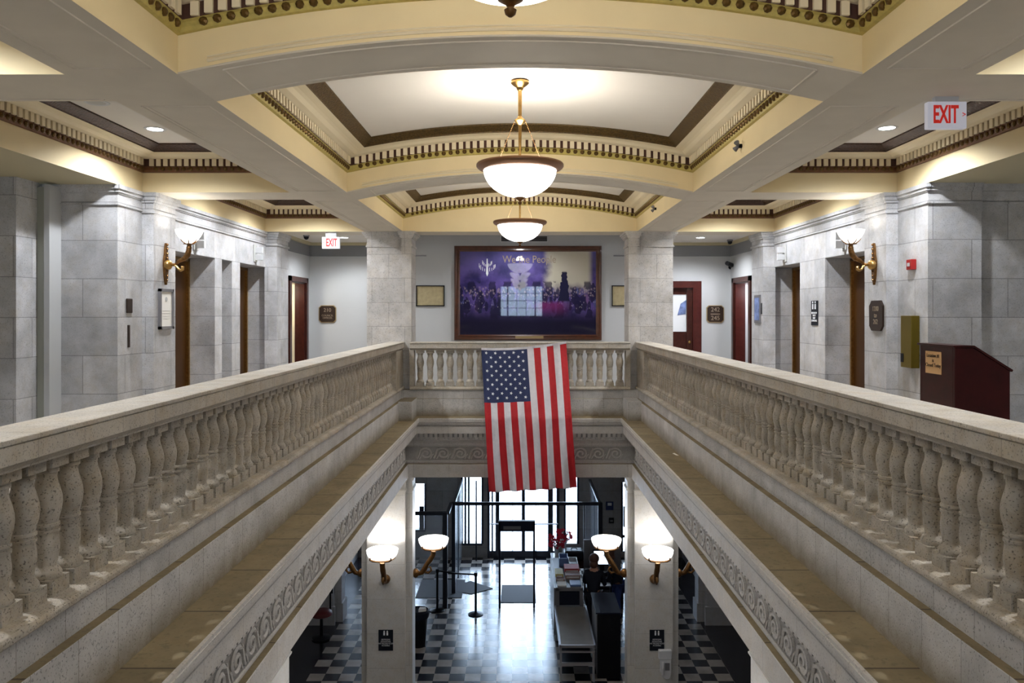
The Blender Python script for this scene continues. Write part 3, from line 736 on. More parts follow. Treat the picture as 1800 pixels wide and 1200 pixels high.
# glass vestibule with its metal framing
v = thing('glass_vestibule', (.15, 20.9, ZL), 'black framed glass vestibule standing inside the street doors', 'vestibule')
zt = -4.82
mb = MB()
mb.box(-1.73, 2.06, 19.62, 19.68, zt-.04, zt+.04); mb.box(-1.70, -1.64, 19.68, 22.4, zt-.03, zt+.03); mb.box(1.98, 2.05, 19.68, 22.4, zt-.03, zt+.03)
mb.box(-2.75, -1.76, 18.66, 18.74, zt-.04, zt+.04); mb.box(-1.78, -1.70, 18.7, 19.65, zt-.03, zt+.03)
mb.build('top_bar', ['black_metal'], v)
for (x, y, w_) in ((-1.80, 18.7, .055), (-1.68, 19.65, .045), (2.03, 19.65, .055), (-2.75, 18.7, .04), (-1.67, 21.0, .02), (2.02, 21.1, .02), (1.62, 19.65, .012), (-1.25, 22.2, .02)):
    bx(x-w_, x+w_, y-w_, y+w_, ZL, zt+.03).build('post', ['black_metal'], v)
bx(-1.675, -1.665, 19.7, 22.4, ZL+.05, zt).build('side_pane', ['glass_grey'], v); bx(2.01, 2.02, 19.7, 22.4, ZL+.05, zt).build('side_pane', ['glass_grey'], v)
bx(-2.72, -1.84, 18.69, 18.70, ZL+.05, zt).build('front_pane', ['glass_grey'], v)
bx(1.65, 2.0, 19.645, 19.655, ZL+.05, zt).build('front_pane', ['glass_grey'], v)

# ================================================================ LAMPS
def pendant(loc, label, dz=0.0):
    x, y = loc
    t = thing('pendant_lamp', (x, y, 1.395), label, 'pendant lamp', 'bowl pendants over the light well')
    zr = 1.395; zc_ = ZB+.515+A_
    MB().lathe([(.012, zr+.005), (.02, zc_-.10), (.03, zc_-.09), (.035, zc_-.07), (.07, zc_-.045), (.085, zc_-.03), (.085, zc_-.012), (.07, zc_)], (x, y, 0), 24).build('canopy', ['brass'], t, smooth=40)
    MB().tube([(x, y, zr-.02), (x, y, zc_-.05)], .0065, 8).build('rod', ['brass'], t)
    MB().lathe([(.012, 1.77), (.03, 1.785), (.045, 1.80), (.055, 1.81), (.05, 1.825), (.03, 1.835), (.025, 1.85), (.012, 1.86)], (x, y, 0), 16).build('hub', ['brass'], t, smooth=40)
    for k in range(3):
        a = PI/2+k*2*PI/3 if False else PI/6+k*2*PI/3+PI/3
        p0 = Vector((x+.06*math.cos(a), y+.06*math.sin(a), 1.80)); p1 = Vector((x+.24*math.cos(a), y+.24*math.sin(a), zr+.0))
        mb = MB(); n = 26
        for q in range(n):
            c = p0.lerp(p1, (q+.5)/n); mb.ball(c, .005, 6)
        mb.tube([p0, p1], .0015, 5)
        mb.build('chain', ['bronze_dark'], t)
    MB().lathe([(.335, zr-.05), (.36, zr-.055), (.375, zr-.045), (.40, zr-.03), (.412, zr-.015), (.412, zr+.002), (.405, zr+.012), (.385, zr+.012), (.375, zr-.01), (.335, zr-.03), (.335, zr-.05)], (x, y, 0), 48, cap=False).build('rim', ['copper_rim'], t, smooth=50)
    prof = [(.345*math.cos(a), zr-.035-.27*math.sin(a)) for a in [k*PI/2/12 for k in range(12)]]+[(.012, zr-.305)]
    MB().lathe(prof+[(r*.97, z+.008) for r, z in reversed(prof)], (x, y, 0), 48, cap=False).build('glass_bowl', ['bowl'], t, smooth=60)
    MB().lathe([(.005, zr-.375), (.018, zr-.365), (.022, zr-.35), (.010, zr-.34), (.02, zr-.33), (.045, zr-.315), (.05, zr-.305), (.03, zr-.298)], (x, y, 0), 16).build('finial', ['bronze_dark'], t, smooth=40)
    light('bulb', 'POINT', (x, y, zr+.06), P_PENDANT, (1.0, .93, .80), t, radius=.10)
    return t
pendant((-.033, 2.68), 'nearest bowl pendant, only its bronze finial showing at the top edge')
pendant((.0, 7.33), 'large lit glass bowl pendant hanging from the middle arched ceiling bay')
pendant((.0, 11.9), 'lit glass bowl pendant hanging in front of the big framed picture')
pendant((.0, -2.0), 'lit glass bowl pendant behind the viewer, mirrored in the picture glass')

# upper sconce, wall plane at y=0, reaching toward -Y
def sconce_upper():
    t = thing('wall_sconce', (0, 0, .60), '', 'wall lamp', 'brass torch sconces of the gallery')
    mb = MB()
    pts = [(.0, .27), (.022, .20), (.03, .12), (.05, .06), (.055, 0), (.045, -.07), (.035, -.14), (.02, -.20), (0, -.25)]
    poly = [(x, .6+z) for x, z in pts]+[(-x, .6+z) for x, z in reversed(pts[1:-1])]
    mb.prism(poly, 'y', 0, -.03)
    for k in range(9): mb.ball((0, -.035, .6+.25-k*.055), .016-.0006*k, 8)
    mb.build('backplate', ['bronze_dark'], t, smooth=40)
    MB().lathe([(.062, -.02), (.065, -.04), (.06, -.065), (.04, -.085), (.018, -.09), (.018, -.12), (.026, -.13), (.012, -.14)], (0, 0, .6), 20, 'y').build('boss', ['brass'], t, smooth=50)
    a = []
    for k in range(9):
        q = -PI*.15+k/8*PI*1.05; a.append((0, -.195+.055*math.cos(q)*-1, .575-.055*math.sin(q)))
    arm = [(0, -.12, .60), (0, -.15, .575), (0, -.17, .545), (0, -.20, .53), (0, -.225, .545), (0, -.225, .57), (0, -.205, .575)]
    MB().tube(arm, [.014, .014, .016, .018, .02, .022, .012], 10).build('scroll', ['brass'], t, smooth=60)
    MB().tube([(0, -.14, .60), (0, -.165, .635), (0, -.20, .655), (0, -.25, .68), (0, -.285, .72), (0, -.30, .77), (0, -.305, .82)], [.014, .02, .026, .032, .036, .033, .03], 12).lathe([(.03, .80), (.034, .815), (.028, .825), (.028, .85), (.07, .855), (.07, .862), (.03, .868)], (0, -.305, 0), 16).build('arm', ['bronze_dark'], t, smooth=50)
    prof = [(.04, .868), (.065, .878), (.10, .91), (.13, .95), (.152, .99), (.165, 1.03)]
    MB().lathe(prof+[(r-.006, z) for r, z in reversed(prof)], (0, -.305, 0), 32, cap=False).build('glass_bowl', ['sconce_bowl'], t, smooth=60)
    mb = MB()
    for k in range(6):
        q = k*PI/3+.3; mb.tube([(.045*math.cos(q), -.305+.045*math.sin(q), .862), (.085*math.cos(q), -.305+.085*math.sin(q), .885), (.118*math.cos(q), -.305+.118*math.sin(q), .925)], [.008, .007, .003], 6)
    mb.build('leaf_claw', ['bronze_dark'], t)
    light('bulb', 'POINT', (0, -.305, 1.0), P_SCONCE, (1, .95, .88), t, radius=.07)
    return t
s0 = sconce_upper(); s0.location = (-4.42, 9.66, .60); s0.rotation_euler = (0, 0, PI/2); s0['label'] = 'brass torch sconce with glass bowl on the left gallery pilaster'
s1 = copy_tree(s0); s1.location = (4.42, 9.66, .60); s1.rotation_euler = (0, 0, -PI/2); s1['label'] = 'brass torch sconce with glass bowl on the right gallery pilaster'

def sconce_lower():
    t = thing('column_sconce', (0, 0, -4.75), '', 'wall lamp', 'torch sconces on the lobby columns')
    z0 = -4.75
    MB().lathe([(.07, 0), (.085, -.02), (.08, -.06), (.05, -.09), (.03, -.11)], (0, 0, z0), 16, 'y').build('backplate', ['bronze_dark'], t, smooth=50)
    MB().tube([(0, -.08, z0-.02), (0, -.15, z0+.01), (0, -.20, z0+.08), (0, -.24, z0+.16), (0, -.30, z0+.24), (0, -.35, z0+.32), (0, -.36, z0+.40)], [.035, .045, .05, .045, .05, .045, .05], 12).tube([(0, -.20, z0+.02), (.0, -.27, z0+.0), (0, -.32, z0+.05), (0, -.30, z0+.11), (0, -.25, z0+.10)], [.02, .022, .022, .018, .01], 8).build('arm', ['bronze_dark'], t, smooth=50)
    prof = [(.05, z0+.44), (.12, z0+.445), (.19, z0+.475), (.24, z0+.52), (.265, z0+.57), (.275, z0+.625)]
    MB().lathe(prof+[(r-.008, z) for r, z in reversed(prof)], (0, -.36, 0), 36, cap=False).build('glass_bowl', ['sconce_bowl'], t, smooth=60)
    mb = MB().lathe([(.205, z0+.468), (.232, z0+.482), (.215, z0+.496)], (0, -.36, 0), 32, cap=False)
    for k in range(4):
        q = k*PI/2+PI/4; mb.tube([(.06*math.cos(q), -.36+.06*math.sin(q), z0+.42), (.20*math.cos(q), -.36+.20*math.sin(q), z0+.465), (.255*math.cos(q), -.36+.255*math.sin(q), z0+.50), (.25*math.cos(q), -.36+.25*math.sin(q), z0+.54)], [.014, .018, .018, .010], 6)
    mb.build('bowl_ring', ['bronze_dark'], t)
    light('bulb', 'POINT', (0, -.36, z0+.60), P_LSCONCE, (1, .96, .92), t, radius=.1)
    return t
l0 = sconce_lower(); first = True
for s_, sd in ((-1, 'left'), (1, 'right')):
    for (x, y, rz, lab) in ((s_*2.40, 13.9, 0, 'bronze torch sconce on the front face of the %s lobby column' % sd),
                            (s_*1.94, 14.2, -s_*PI/2 if False else (PI/2 if s_ < 0 else -PI/2), 'bronze torch sconce reaching inward from the %s lobby column' % sd),
                            (s_*2.86, 14.2, (-PI/2 if s_ < 0 else PI/2), 'bronze torch sconce on the outer side of the %s lobby column, mostly hidden' % sd),
                            (s_*2.06, 6.6, (PI/2 if s_ < 0 else -PI/2), 'added unseen torch sconce on the near %s lobby column, lighting the architrave' % sd)):  # near column sconces are added, unseen, to light the lower architrave
        q = l0 if first else copy_tree(l0); first = False
        q.location = (x, y, -4.75); q.rotation_euler = (0, 0, rz); q['label'] = lab

# recessed cans
def can(loc, label, lit=True, power=P_CAN):
    x, y, z = loc
    t = thing('recessed_light', loc, label, 'ceiling light', 'recessed ceiling lights')
    MB().lathe([(.075, z-.001), (.10, z-.008), (.11, z-.004), (.112, z)], (x, y, 0), 28, cap=False).build('trim_ring', ['white_plastic'], t, smooth=40)
    MB().lathe([(.001, z-.004), (.078, z-.004)], (x, y, 0), 28, cap=False).build('lens', ['can_lens' if lit else 'grey_plastic'], t)
    if lit: light('bulb', 'SPOT', (x, y, z-.03), power, (.93, .96, 1.0), t, radius=.06, spot=150, rot=(0, 0, 0))
    return t
ZP = ZB+.515
can((-3.90, 8.30, ZP), 'lit recessed light in the left gallery ceiling, near the cross beam')
can((-3.95, 7.25, ZP), 'unlit recessed light in the left gallery ceiling', lit=False)
can((3.90, 8.25, ZP), 'lit recessed light in the right gallery ceiling, below the exit sign')
for s_, sd in ((-1, 'left'), (1, 'right')):
    can((s_*3.62, 11.0, ZP), 'recessed light in the %s gallery ceiling, nearer of the far bay pair' % sd)
    can((s_*3.62, 12.9, ZP), 'recessed light in the %s gallery ceiling, farther of the far bay pair' % sd)
    can((s_*3.62, 3.9, ZP), 'recessed light in the %s gallery ceiling beside the viewer' % sd, power=150)
can((-3.50, 15.45, 1.50), 'small lit recessed light beside the left exit sign', power=80)
can((3.59, 15.45, 1.50), 'small lit recessed light in the right rear corridor ceiling', power=90)
can((0.0, 15.6, 1.76), 'recessed light above the big framed picture', power=P_CAN*.65)

# ================================================================ GALLERY FITTINGS
def elev(s_, y0, y1, lab):
    t = thing('elevator_door', (s_*4.99, (y0+y1)/2, ZF), lab, 'elevator door', 'brass elevator doors')
    a, b_ = sorted((s_*4.97, s_*5.03)); ym = (y0+y1)/2
    bx(a, b_, y0, ym-.003, ZF, ZT).build('door_leaf', ['elev_brass'], t); bx(a, b_, ym+.003, y1, ZF, ZT).build('door_leaf', ['elev_brass'], t)
    a, b_ = sorted((s_*4.93, s_*4.97)); bx(a, b_, y1-.05, y1-.007, ZF, ZT-.01).box(a, b_, y0, y1-.007, ZT-.05, ZT-.01).build('door_frame', ['brass'], t)
elev(-1, 10.15, 11.61, 'brass elevator door behind the left gallery sconce'); elev(-1, 12.65, 14.08, 'farther brass elevator door on the left gallery wall')
elev(1, 10.15, 11.61, 'brass elevator door behind the right gallery sconce'); elev(1, 12.65, 14.08, 'farther brass elevator door on the right gallery wall')

# hall lanterns above elevators
def lantern(s_, y, lab):
    t = thing('hall_lantern', (s_*XW, y, 1.02), lab, 'signal lamp', 'elevator hall lanterns')
    a, b_ = sorted((s_*(XW-.02), s_*XW)); bx(a, b_, y-.08, y+.08, .88, 1.17).build('mounting_plate', ['grey_plastic'], t, bevel=.004)
    a, b_ = sorted((s_*(XW-.14), s_*(XW-.02)))
    bx(a, b_, y-.03, y+.03, 1.03, 1.13).build('lens', ['white_plastic'], t, bevel=.004); bx(a, b_, y-.03, y+.03, .91, 1.01).build('lens', ['white_plastic'], t, bevel=.004)
lantern(-1, 10.9, 'elevator hall lantern behind the left sconce bowl'); lantern(-1, 13.35, 'elevator hall lantern over the farther left elevator')
lantern(1, 10.9, 'elevator hall lantern behind the right sconce bowl'); lantern(1, 13.35, 'elevator hall lantern over the farther right elevator')

# framed notice on left pilaster
def wallbox(s_, X, y0, y1, z0, z1, d): a, b_ = sorted((s_*(X-d), s_*X)); return bx(a, b_, y0, y1, z0, z1)
t = thing('framed_notice', (-4.42, 9.67, -.2), 'dark framed white notice below the left gallery sconce', 'framed notice')
fr = MB()
for (y0, y1, z0, z1) in ((9.48, 9.52, -.20, .30), (9.82, 9.86, -.20, .30), (9.48, 9.86, .265, .30), (9.48, 9.86, -.20, -.165)): fr.box(-4.42, -4.39, y0, y1, z0, z1)
fr.build('frame', ['machine_grey'], t); pg = bx(-4.42, -4.405, 9.52, 9.82, -.165, .265).build('page', ['paper'], t)
text('—— — ——\n— ——— ——\n—— —— —\n— ———', .035, (-4.404, 9.67, -.02), RPX, 'grey_plastic', t)
MB().lathe([(.03, -4.405), (.028, -4.40)], (0, 9.67, .17), 16, 'x').build('emblem', ['grey_plastic'], t)
# call plate and slot on the left wall
t = thing('wall_plate', (-XW, 9.05, .1), 'small dark bronze wall plate left of the framed notice', 'wall plate')
wallbox(-1, XW, 8.98, 9.11, .0, .17, .02).build('plate', ['plaque'], t, bevel=.01)
tag(wallbox(-1, XW, 9.02, 9.06, -.40, -.14, .012).build('slot_plate', ['plaque']), 'narrow dark vertical strip below the bronze wall plate', 'wall plate')
# directory sign right pilaster
t = thing('directory_sign', (4.42, 9.6, 0), 'tall octagonal brown room number sign on the right pilaster', 'sign')
pts = [(9.42, -.16), (9.48, -.22), (9.72, -.22), (9.78, -.16), (9.78, .09), (9.72, .155), (9.48, .155), (9.42, .09)]
MB().prism(pts, 'x', 4.42, 4.395).build('panel', ['plaque'], t, bevel=.004)
text('1200\nto\n262', .085, (4.393, 9.60, -.03), RMX, 'plaque_text', t)
# black restroom sign right wall between elevators
t = thing('restroom_sign', (XW, 12.0, 0), 'tall black restroom sign between the right elevators', 'sign')
wallbox(1, XW, 11.87, 12.13, -.19, .19, .012).build('panel', ['sign_black'], t)
mb = MB()
for dy in (-.05, .05):
    mb.lathe([(.018, 4.545), (.018, 4.54)], (0, 12.0+dy, .165), 10, 'x'); mb.box(4.54, 4.546, 12.0+dy-.02, 12.0+dy+.02, .06, .14)
mb.build('symbol', ['sign_white'], t)
text('RESTROOM\nWITH\nBABY\nCHANGING', .042, (4.545, 12.0, -.06), RMX, 'sign_white', t)
# small framed poster by right door
t = thing('framed_poster', (4.40, 14.3, 0), 'thin framed blue and white poster on the far right pilaster', 'poster')
wallbox(1, 4.36, 14.05, 14.4, -.18, .33, .02).build('frame', ['machine_grey'], t)
wallbox(1, 4.34, 14.09, 14.36, -.13, .28, .004).build('print', ['blue_print'], t)
tag(bx(4.35, 4.36, 13.98, 14.02, -.02, .18).build('card_reader', ['black']), 'small black card reader beside the far right poster', 'card reader')
tag(bx(-4.36, -4.34, 14.2, 14.26, .48, .62).build('wall_sensor', ['grey_plastic']), 'small grey wall sensor on the far left pilaster', 'sensor')
# mail chute box
t = thing('mail_box', (4.52, 8.97, -.62), 'tall brass mail box on the right wall behind the podium', 'mail box')
bx(4.46, 4.555, 8.85, 9.10, -.63, -.03).build('body', ['mail_brass'], t, bevel=.006)
bx(4.455, 4.47, 9.03, 9.09, -.57, -.47).build('lock_plate', ['black'], t)
# fire alarm
t = thing('fire_alarm', (4.5, 9.0, .6), 'small red fire alarm box on the right wall', 'fire alarm')
bx(4.50, 4.56, 8.93, 9.05, .50, .62).build('body', ['alarm_red'], t, bevel=.006); bx(4.49, 4.50, 8.97, 9.01, .54, .58).build('strobe', ['white_plastic'], t)
# room plaques rear
def octo(cx_, cz_, w_, h_, c): return [(cx_-w_+c, cz_-h_), (cx_+w_-c, cz_-h_), (cx_+w_, cz_-h_+c), (cx_+w_, cz_+h_-c), (cx_+w_-c, cz_+h_), (cx_-w_+c, cz_+h_), (cx_-w_, cz_+h_-c), (cx_-w_, cz_-h_+c)]
for (cx_, tx, lab, f) in ((-4.11, ('210', 'COUNCIL', 'OFFICES'), 'octagonal brown room plaque on the left rear wall', 0), (4.17, ('242', '', '245'), 'octagonal brown plaque reading 242 and 245 on the right rear wall', 1)):
    t = thing('room_plaque', (cx_, 16.6, -.02), lab, 'sign')
    MB().prism(octo(cx_, -.02, .185, .185, .05), 'y', 16.6, 16.575).build('border', ['plaque_gold'], t)
    MB().prism(octo(cx_, -.02, .17, .17, .045), 'y', 16.58, 16.570).build('panel', ['plaque'], t)
    if f:
        text('242', .13, (cx_, 16.569, .07), RF, 'plaque_text', t); text('245', .13, (cx_, 16.569, -.11), RF, 'plaque_text', t)
        bx(cx_-.10, cx_+.10, 16.567, 16.57, -.030, -.014).build('divider', ['plaque_text'], t)
    else:
        text('210', .11, (cx_, 16.569, .06), RF, 'plaque_text', t); text('COUNCIL\nOFFICES', .055, (cx_, 16.569, -.08), RF, 'plaque_text', t)
# exit signs
def exit_sign(x, y, z, w_, h_, lab, arrow, mount):
    t = thing('exit_sign', (x, y, z), lab, 'exit sign', 'exit signs')
    bx(x-w_/2, x+w_/2, y-.025, y+.025, z-h_/2, z+h_/2).build('housing', ['exit_face'], t, bevel=.006)
    bx(x-w_*.3, x+w_*.3, y-.02, y+.02, z+h_/2, mount).build('canopy', ['white_plastic'], t)
    text('EXIT', h_*.92, (x+(-.012 if arrow == '>' else .012), y-.027, z-.002), RF, 'red', t, sx=.50, off=.004)
    text(arrow, h_*.30, (x+(w_*.42 if arrow == '>' else -w_*.42), y-.027, z), RF, 'red', t, name='arrow', sx=.8)
exit_sign(2.86, 5.22, 1.325, .262, .18, 'white and red exit sign hanging from the near right beam', '>', ZB)
exit_sign(-3.38, 13.9, 1.255, .32, .21, 'white and red exit sign hanging at the left rear corridor', '<', ZB)
# cameras and small flood heads
def dome(x, y, z, lab):
    t = thing('dome_camera', (x, y, z), lab, 'camera')
    MB().lathe([(.06, z), (.06, z-.03), (.05, z-.035)], (x, y, 0), 16).build('base', ['machine_grey'], t, smooth=40)
    MB().lathe([(.05, z-.035), (.045, z-.065), (.03, z-.085), (.005, z-.095)], (x, y, 0), 16).build('dome', ['black'], t, smooth=60)
dome(4.30, 15.9, 1.50, 'small dark dome camera in the right rear ceiling corner'); dome(-4.1, 14.9, 1.50, 'small dark dome camera in the left rear corridor ceiling')
t = thing('security_camera', (4.47, 16.3, .98), 'black bullet camera on the right rear wall near the corner', 'camera')
MB().lathe([(.05, 0), (.05, -.02)], (4.50, 16.59, .98), 12, 'y').tube([(4.50, 16.58, .98), (4.50, 16.45, .99), (4.45, 16.35, 1.0)], .018, 8).build('bracket', ['black'], t)
MB().tube([(4.48, 16.40, 1.01), (4.32, 16.20, 1.04)], .045, 12).build('body', ['black'], t, smooth=40)
for (x, y, z, lab) in ((XI, 7.28, 1.565, 'small dark twin flood head on the right beam, middle bay'), (XI, 11.85, 1.59, 'small dark twin flood head on the right beam, far bay')):
    t = thing('flood_head', (x, y, z), lab, 'spot light')
    MB().lathe([(.02, 0), (.02, -.03)], (x, y, z), 10, 'x').build('base', ['black'], t)
    MB().tube([(x-.03, y, z), (x-.06, y-.03, z+.03)], [.012, .026], 10).tube([(x-.03, y, z), (x-.06, y+.03, z-.03)], [.012, .026], 10).build('lamp_head', ['machine_grey'], t)
# air vent above picture
t = thing('air_vent', (.09, 16.6, 1.58), 'long dark air vent above the big framed picture', 'vent')
mb = MB(); x0, x1, z0, z1 = -.42, .60, 1.51-.00, 1.66
z0, z1 = 1.51, 1.66
for (a, b_, c, d) in ((x0, x1, z0, z0+.02), (x0, x1, z1-.02, z1), (x0, x0+.02, z0, z1), (x1-.02, x1, z0, z1)): mb.box(a, b_, 16.58, 16.6, c, d)
mb.build('frame', ['white_plastic'], t)
bx(x0, x1, 16.595, 16.6, z0, z1).build('backing', ['black'], t)
mb = MB()
for k in range(6): mb.box(x0+.02, x1-.02, 16.585, 16.594, z0+.025+k*.018, z0+.03+k*.018)
mb.build('louvre', ['machine_grey'], t)
# big picture
t = thing('framed_picture', (.16, 16.6, -.57), 'large violet and gold picture of a crowd in a dark wood frame', 'picture')
X0, X1, Z0, Z1 = -1.40, 1.74, -.58, 1.43
Z1 = (550-432)*16.55/1365
prf = [(0, 0), (.0, -.05), (.03, -.065), (.06, -.05), (.09, -.055), (.12, -.03), (.12, 0)]
mb = MB()
rows = []
for d, q in prf: rows.append([(X0+d, 16.6+q, Z0+d), (X1-d, 16.6+q, Z0+d), (X1-d, 16.6+q, Z1-d), (X0+d, 16.6+q, Z1-d)])
mb.grid(rows, 0, True); mb.build('frame', ['frame_wood'], t)
cv = bx(X0+.10, X1-.10, 16.572, 16.578, Z0+.10, Z1-.10); o = cv.build('canvas', ['painting'], t)
uvl = o.data.uv_layers[0].data
for l in o.data.loops:
    p = o.data.vertices[l.vertex_index].co+wloc(t); uvl[l.index].uv = (p.x-.16, p.z-.08-.2)
text('We the People', .22, (.20, 16.570, 1.14), RF, 'plaque_text', t, sx=.85, ext=.0005)
# a pale painted chandelier
mb = MB()
for k in range(11):
    q = PI*k/10
    for (rx, rz, zz, hh) in ((.17, .12, .98, .10), (.10, .09, 1.06, .08)):
        X = -.70+rx*math.cos(q); Z = zz-rz*math.sin(q)*.8; mb.box(X-.005, X+.005, 16.5708, 16.5715, Z, Z+hh*(.6+.4*((k*7) % 3)/2))
mb.prism([(-.71, 1.16), (-.69, 1.16), (-.675, .84), (-.70, .78), (-.725, .84)], 'y', 16.5708, 16.5715)
mb.build('painted_chandelier', ['sign_white'], t)
bx(-.10, .50, 16.54, 16.55, Z0+.03, Z0+.09).build('title_plate', ['plaque_gold'], t)
# parchments
for (x0, x1, lab) in ((-2.22, -1.61, 'parchment document in a thin dark frame left of the picture'), (1.96, 2.57, 'parchment document in a thin dark frame right of the picture')):
    t = thing('framed_document', ((x0+x1)/2, 16.6, .14), lab, 'framed document', 'framed documents beside the picture')
    mb = MB(); z0, z1 = .145, .59
    for (a, b_, c, d) in ((x0, x1, z0, z0+.02), (x0, x1, z1-.02, z1), (x0, x0+.02, z0, z1), (x1-.02, x1, z0, z1)): mb.box(a, b_, 16.57, 16.6, c, d)
    mb.build('frame', ['black'], t); bx(x0+.02, x1-.02, 16.59, 16.6, z0+.02, z1-.02).build('page', ['parchment'], t)
# wooden podium
t = thing('podium', (4.36, 7.64, ZF), 'dark mahogany podium with a slanted top near the right balustrade', 'podium')
prof = [(4.10, ZF+.02), (4.10, -.325), (4.27, -.325), (4.62, -.545), (4.62, ZF+.02)]
MB().prism(prof, 'y', 7.32, 7.36).build('side_panel', ['podium_wood'], t, bevel=.004); MB().prism(prof, 'y', 7.92, 7.96).build('side_panel', ['podium_wood'], t, bevel=.004)
bx(4.10, 4.13, 7.36, 7.92, ZF+.02, -.325).build('front_panel', ['podium_wood'], t)
MB().prism([(4.08, -.325), (4.08, -.305), (4.275, -.305), (4.64, -.535), (4.63, -.555), (4.27, -.325)], 'y', 7.30, 7.98).build('top', ['podium_wood'], t, bevel=.004)
bx(4.08, 4.65, 7.30, 7.98, ZF, ZF+.03).build('base', ['podium_wood'], t)
n_ = bx(4.094, 4.099, 7.55, 7.84, -.60, -.38).build('notice', ['tan_paper'], t); n_['label'] = 'tan paper notice'
text('Location #1\nis\nClosed Today', .05, (4.092, 7.695, -.47), RMX, 'black', n_, ext=.0008)
# scrap of paper on the right ledge
tag(MB().prism([(2.0-.03, 9.8), (2.0, 9.78), (1.98, 9.95), (1.95, 9.93)], 'z', -1.795, -1.792).build('paper_scrap', ['paper']), 'small white paper scrap on the right stone ledge', 'paper')

# ================================================================ FLAG
t = thing('american_flag', (.1, 13.5, -3.0), 'large American flag hung vertically over the far balustrade', 'flag')
def flag_pt(u, v, off=0.0):
    # u 0..1 left to right, v 0..1 top to bottom
    xl = -.672+(.155*v if v > 0 else 0)-.03*math.sin(v*PI)*0; xr = .805+.150*v
    zt_ = -.615+.115*(u**1.7)+.02*math.sin(u*PI)*-1; zb = -3.035+.075*u
    z = zt_+(zb-zt_)*v
    x = xl+(xr-xl)*u+.010*math.sin(u*9+v*5)*v
    Yb = 13.535 if z > -.62 else 13.535-(13.535-13.185)*min(1, max(0, (-.62-z)/1.16))
    f = (.024+.022*v)*math.sin(u*2*PI*5.2+1.5*math.sin(v*2.2))+.010*math.sin(u*23+v*4)+.006*math.sin(v*30+u*11)
    return (x, Yb-.028-abs(.0)+f*.75-off, z)
mb = MB(); NU, NV = 13*5, 90; iV = int(NV*.385)
rows = [[flag_pt(i/NU, j/NV) for i in range(NU+1)] for j in range(NV+1)]
base_i = 0; mb.v = [p for r in rows for p in r]
for j in range(NV):
    for i in range(NU):
        a = j*(NU+1)+i; mb.f.append((a, a+1, a+NU+2, a+NU+1)); st = i//5
        mb.m.append(2 if (j < iV and st < 7) else (0 if st % 2 == 0 else 1))
cl = mb.build('cloth', ['flag_red', 'flag_white', 'flag_blue'], t, smooth=60)
md = cl.modifiers.new('thick', 'SOLIDIFY'); md.thickness = .002
mb = MB(); cu, cv_ = 7/13, iV/NV
for i in range(1, 10):
    for j in range(1, 12):
        if (i+j) % 2: continue
        pts = []
        for k in range(10):
            r = .030 if k % 2 == 0 else .012; a = -PI/2+k*PI/5+PI/2
            pts.append(flag_pt(cu*i/10+r*math.cos(a)/1.48, cv_*j/12+r*math.sin(a)/2.4, .006))
        c = flag_pt(cu*i/10, cv_*j/12, .006)
        for k in range(10): mb.face([c, pts[k], pts[(k+1) % 10]])
mb.build('stars', ['sign_white'], t)
mb = MB(); mb.grid([[flag_pt(i/30, v_, -.004 if False else .004) for i in range(31)] for v_ in (-.004, .012)]); mb.build('hem', ['flag_white'], t)

# ================================================================ LOBBY THINGS
# walk-through metal detector
t = thing('metal_detector', (-.05, 18.7, ZL), 'grey walk-through metal detector gate in the lobby', 'metal detector')
zt = -5.0
for x in (-.49, .34): bx(x-.025, x+.025, 18.66, 18.80, ZL, zt-.02).build('side_panel', ['machine_dark'], t, bevel=.008)
bx(-.515, .365, 18.66, 18.80, zt-.25, zt).build('header', ['machine_dark'], t, bevel=.008)
bx(-.40, .02, 18.65, 18.66, zt-.20, zt-.12).build('display', ['machine_grey'], t)
# stanchions
def stanchion(x, y, lab):
    t = thing('stanchion', (x, y, ZL), lab, 'stanchion', 'black queue posts')
    MB().lathe([(.18, ZL), (.18, ZL+.015), (.13, ZL+.035), (.04, ZL+.05), (.028, ZL+.06)], (x, y, 0), 24).build('base', ['black'], t, smooth=40)
    MB().lathe([(.028, ZL+.05), (.028, ZL+.90), (.042, ZL+.905), (.042, ZL+.97), (.03, ZL+.985)], (x, y, 0), 16).build('post', ['black'], t, smooth=40)
stanchion(-1.04, 18.25, 'black queue post standing alone on the checkered lobby floor'); stanchion(-1.97, 18.5, 'black queue post behind the glass frame')
tag(MB().tube([(-1.08, 18.25, ZL+.94), (-1.50, 18.36, ZL+.925), (-1.93, 18.5, ZL+.94)], .02, 6).build('queue_belt', ['black']), 'black belt strung between the two queue posts', 'belt')
tag(bx(-2.6, -1.45, 19.3, 20.6, ZL, ZL+.012).build('floor_mat', ['mat_rubber']), 'grey doormat by the left lobby windows', 'mat')
mt_ = MB(); mt_.prism([(-.70, 19.95), (-1.23, 19.55), (-1.95, 19.9), (-1.3, 20.5)], 'z', ZL, ZL+.014)
tag(mt_.build('floor_mat', ['mat_rubber']), 'dark angled floor mat beside the lone queue post', 'mat')
tag(bx(-.47, .39, 18.98, 20.2, ZL, ZL+.014).build('floor_mat', ['mat_rubber'], bevel=.003), 'dark floor mat just beyond the metal detector', 'mat')
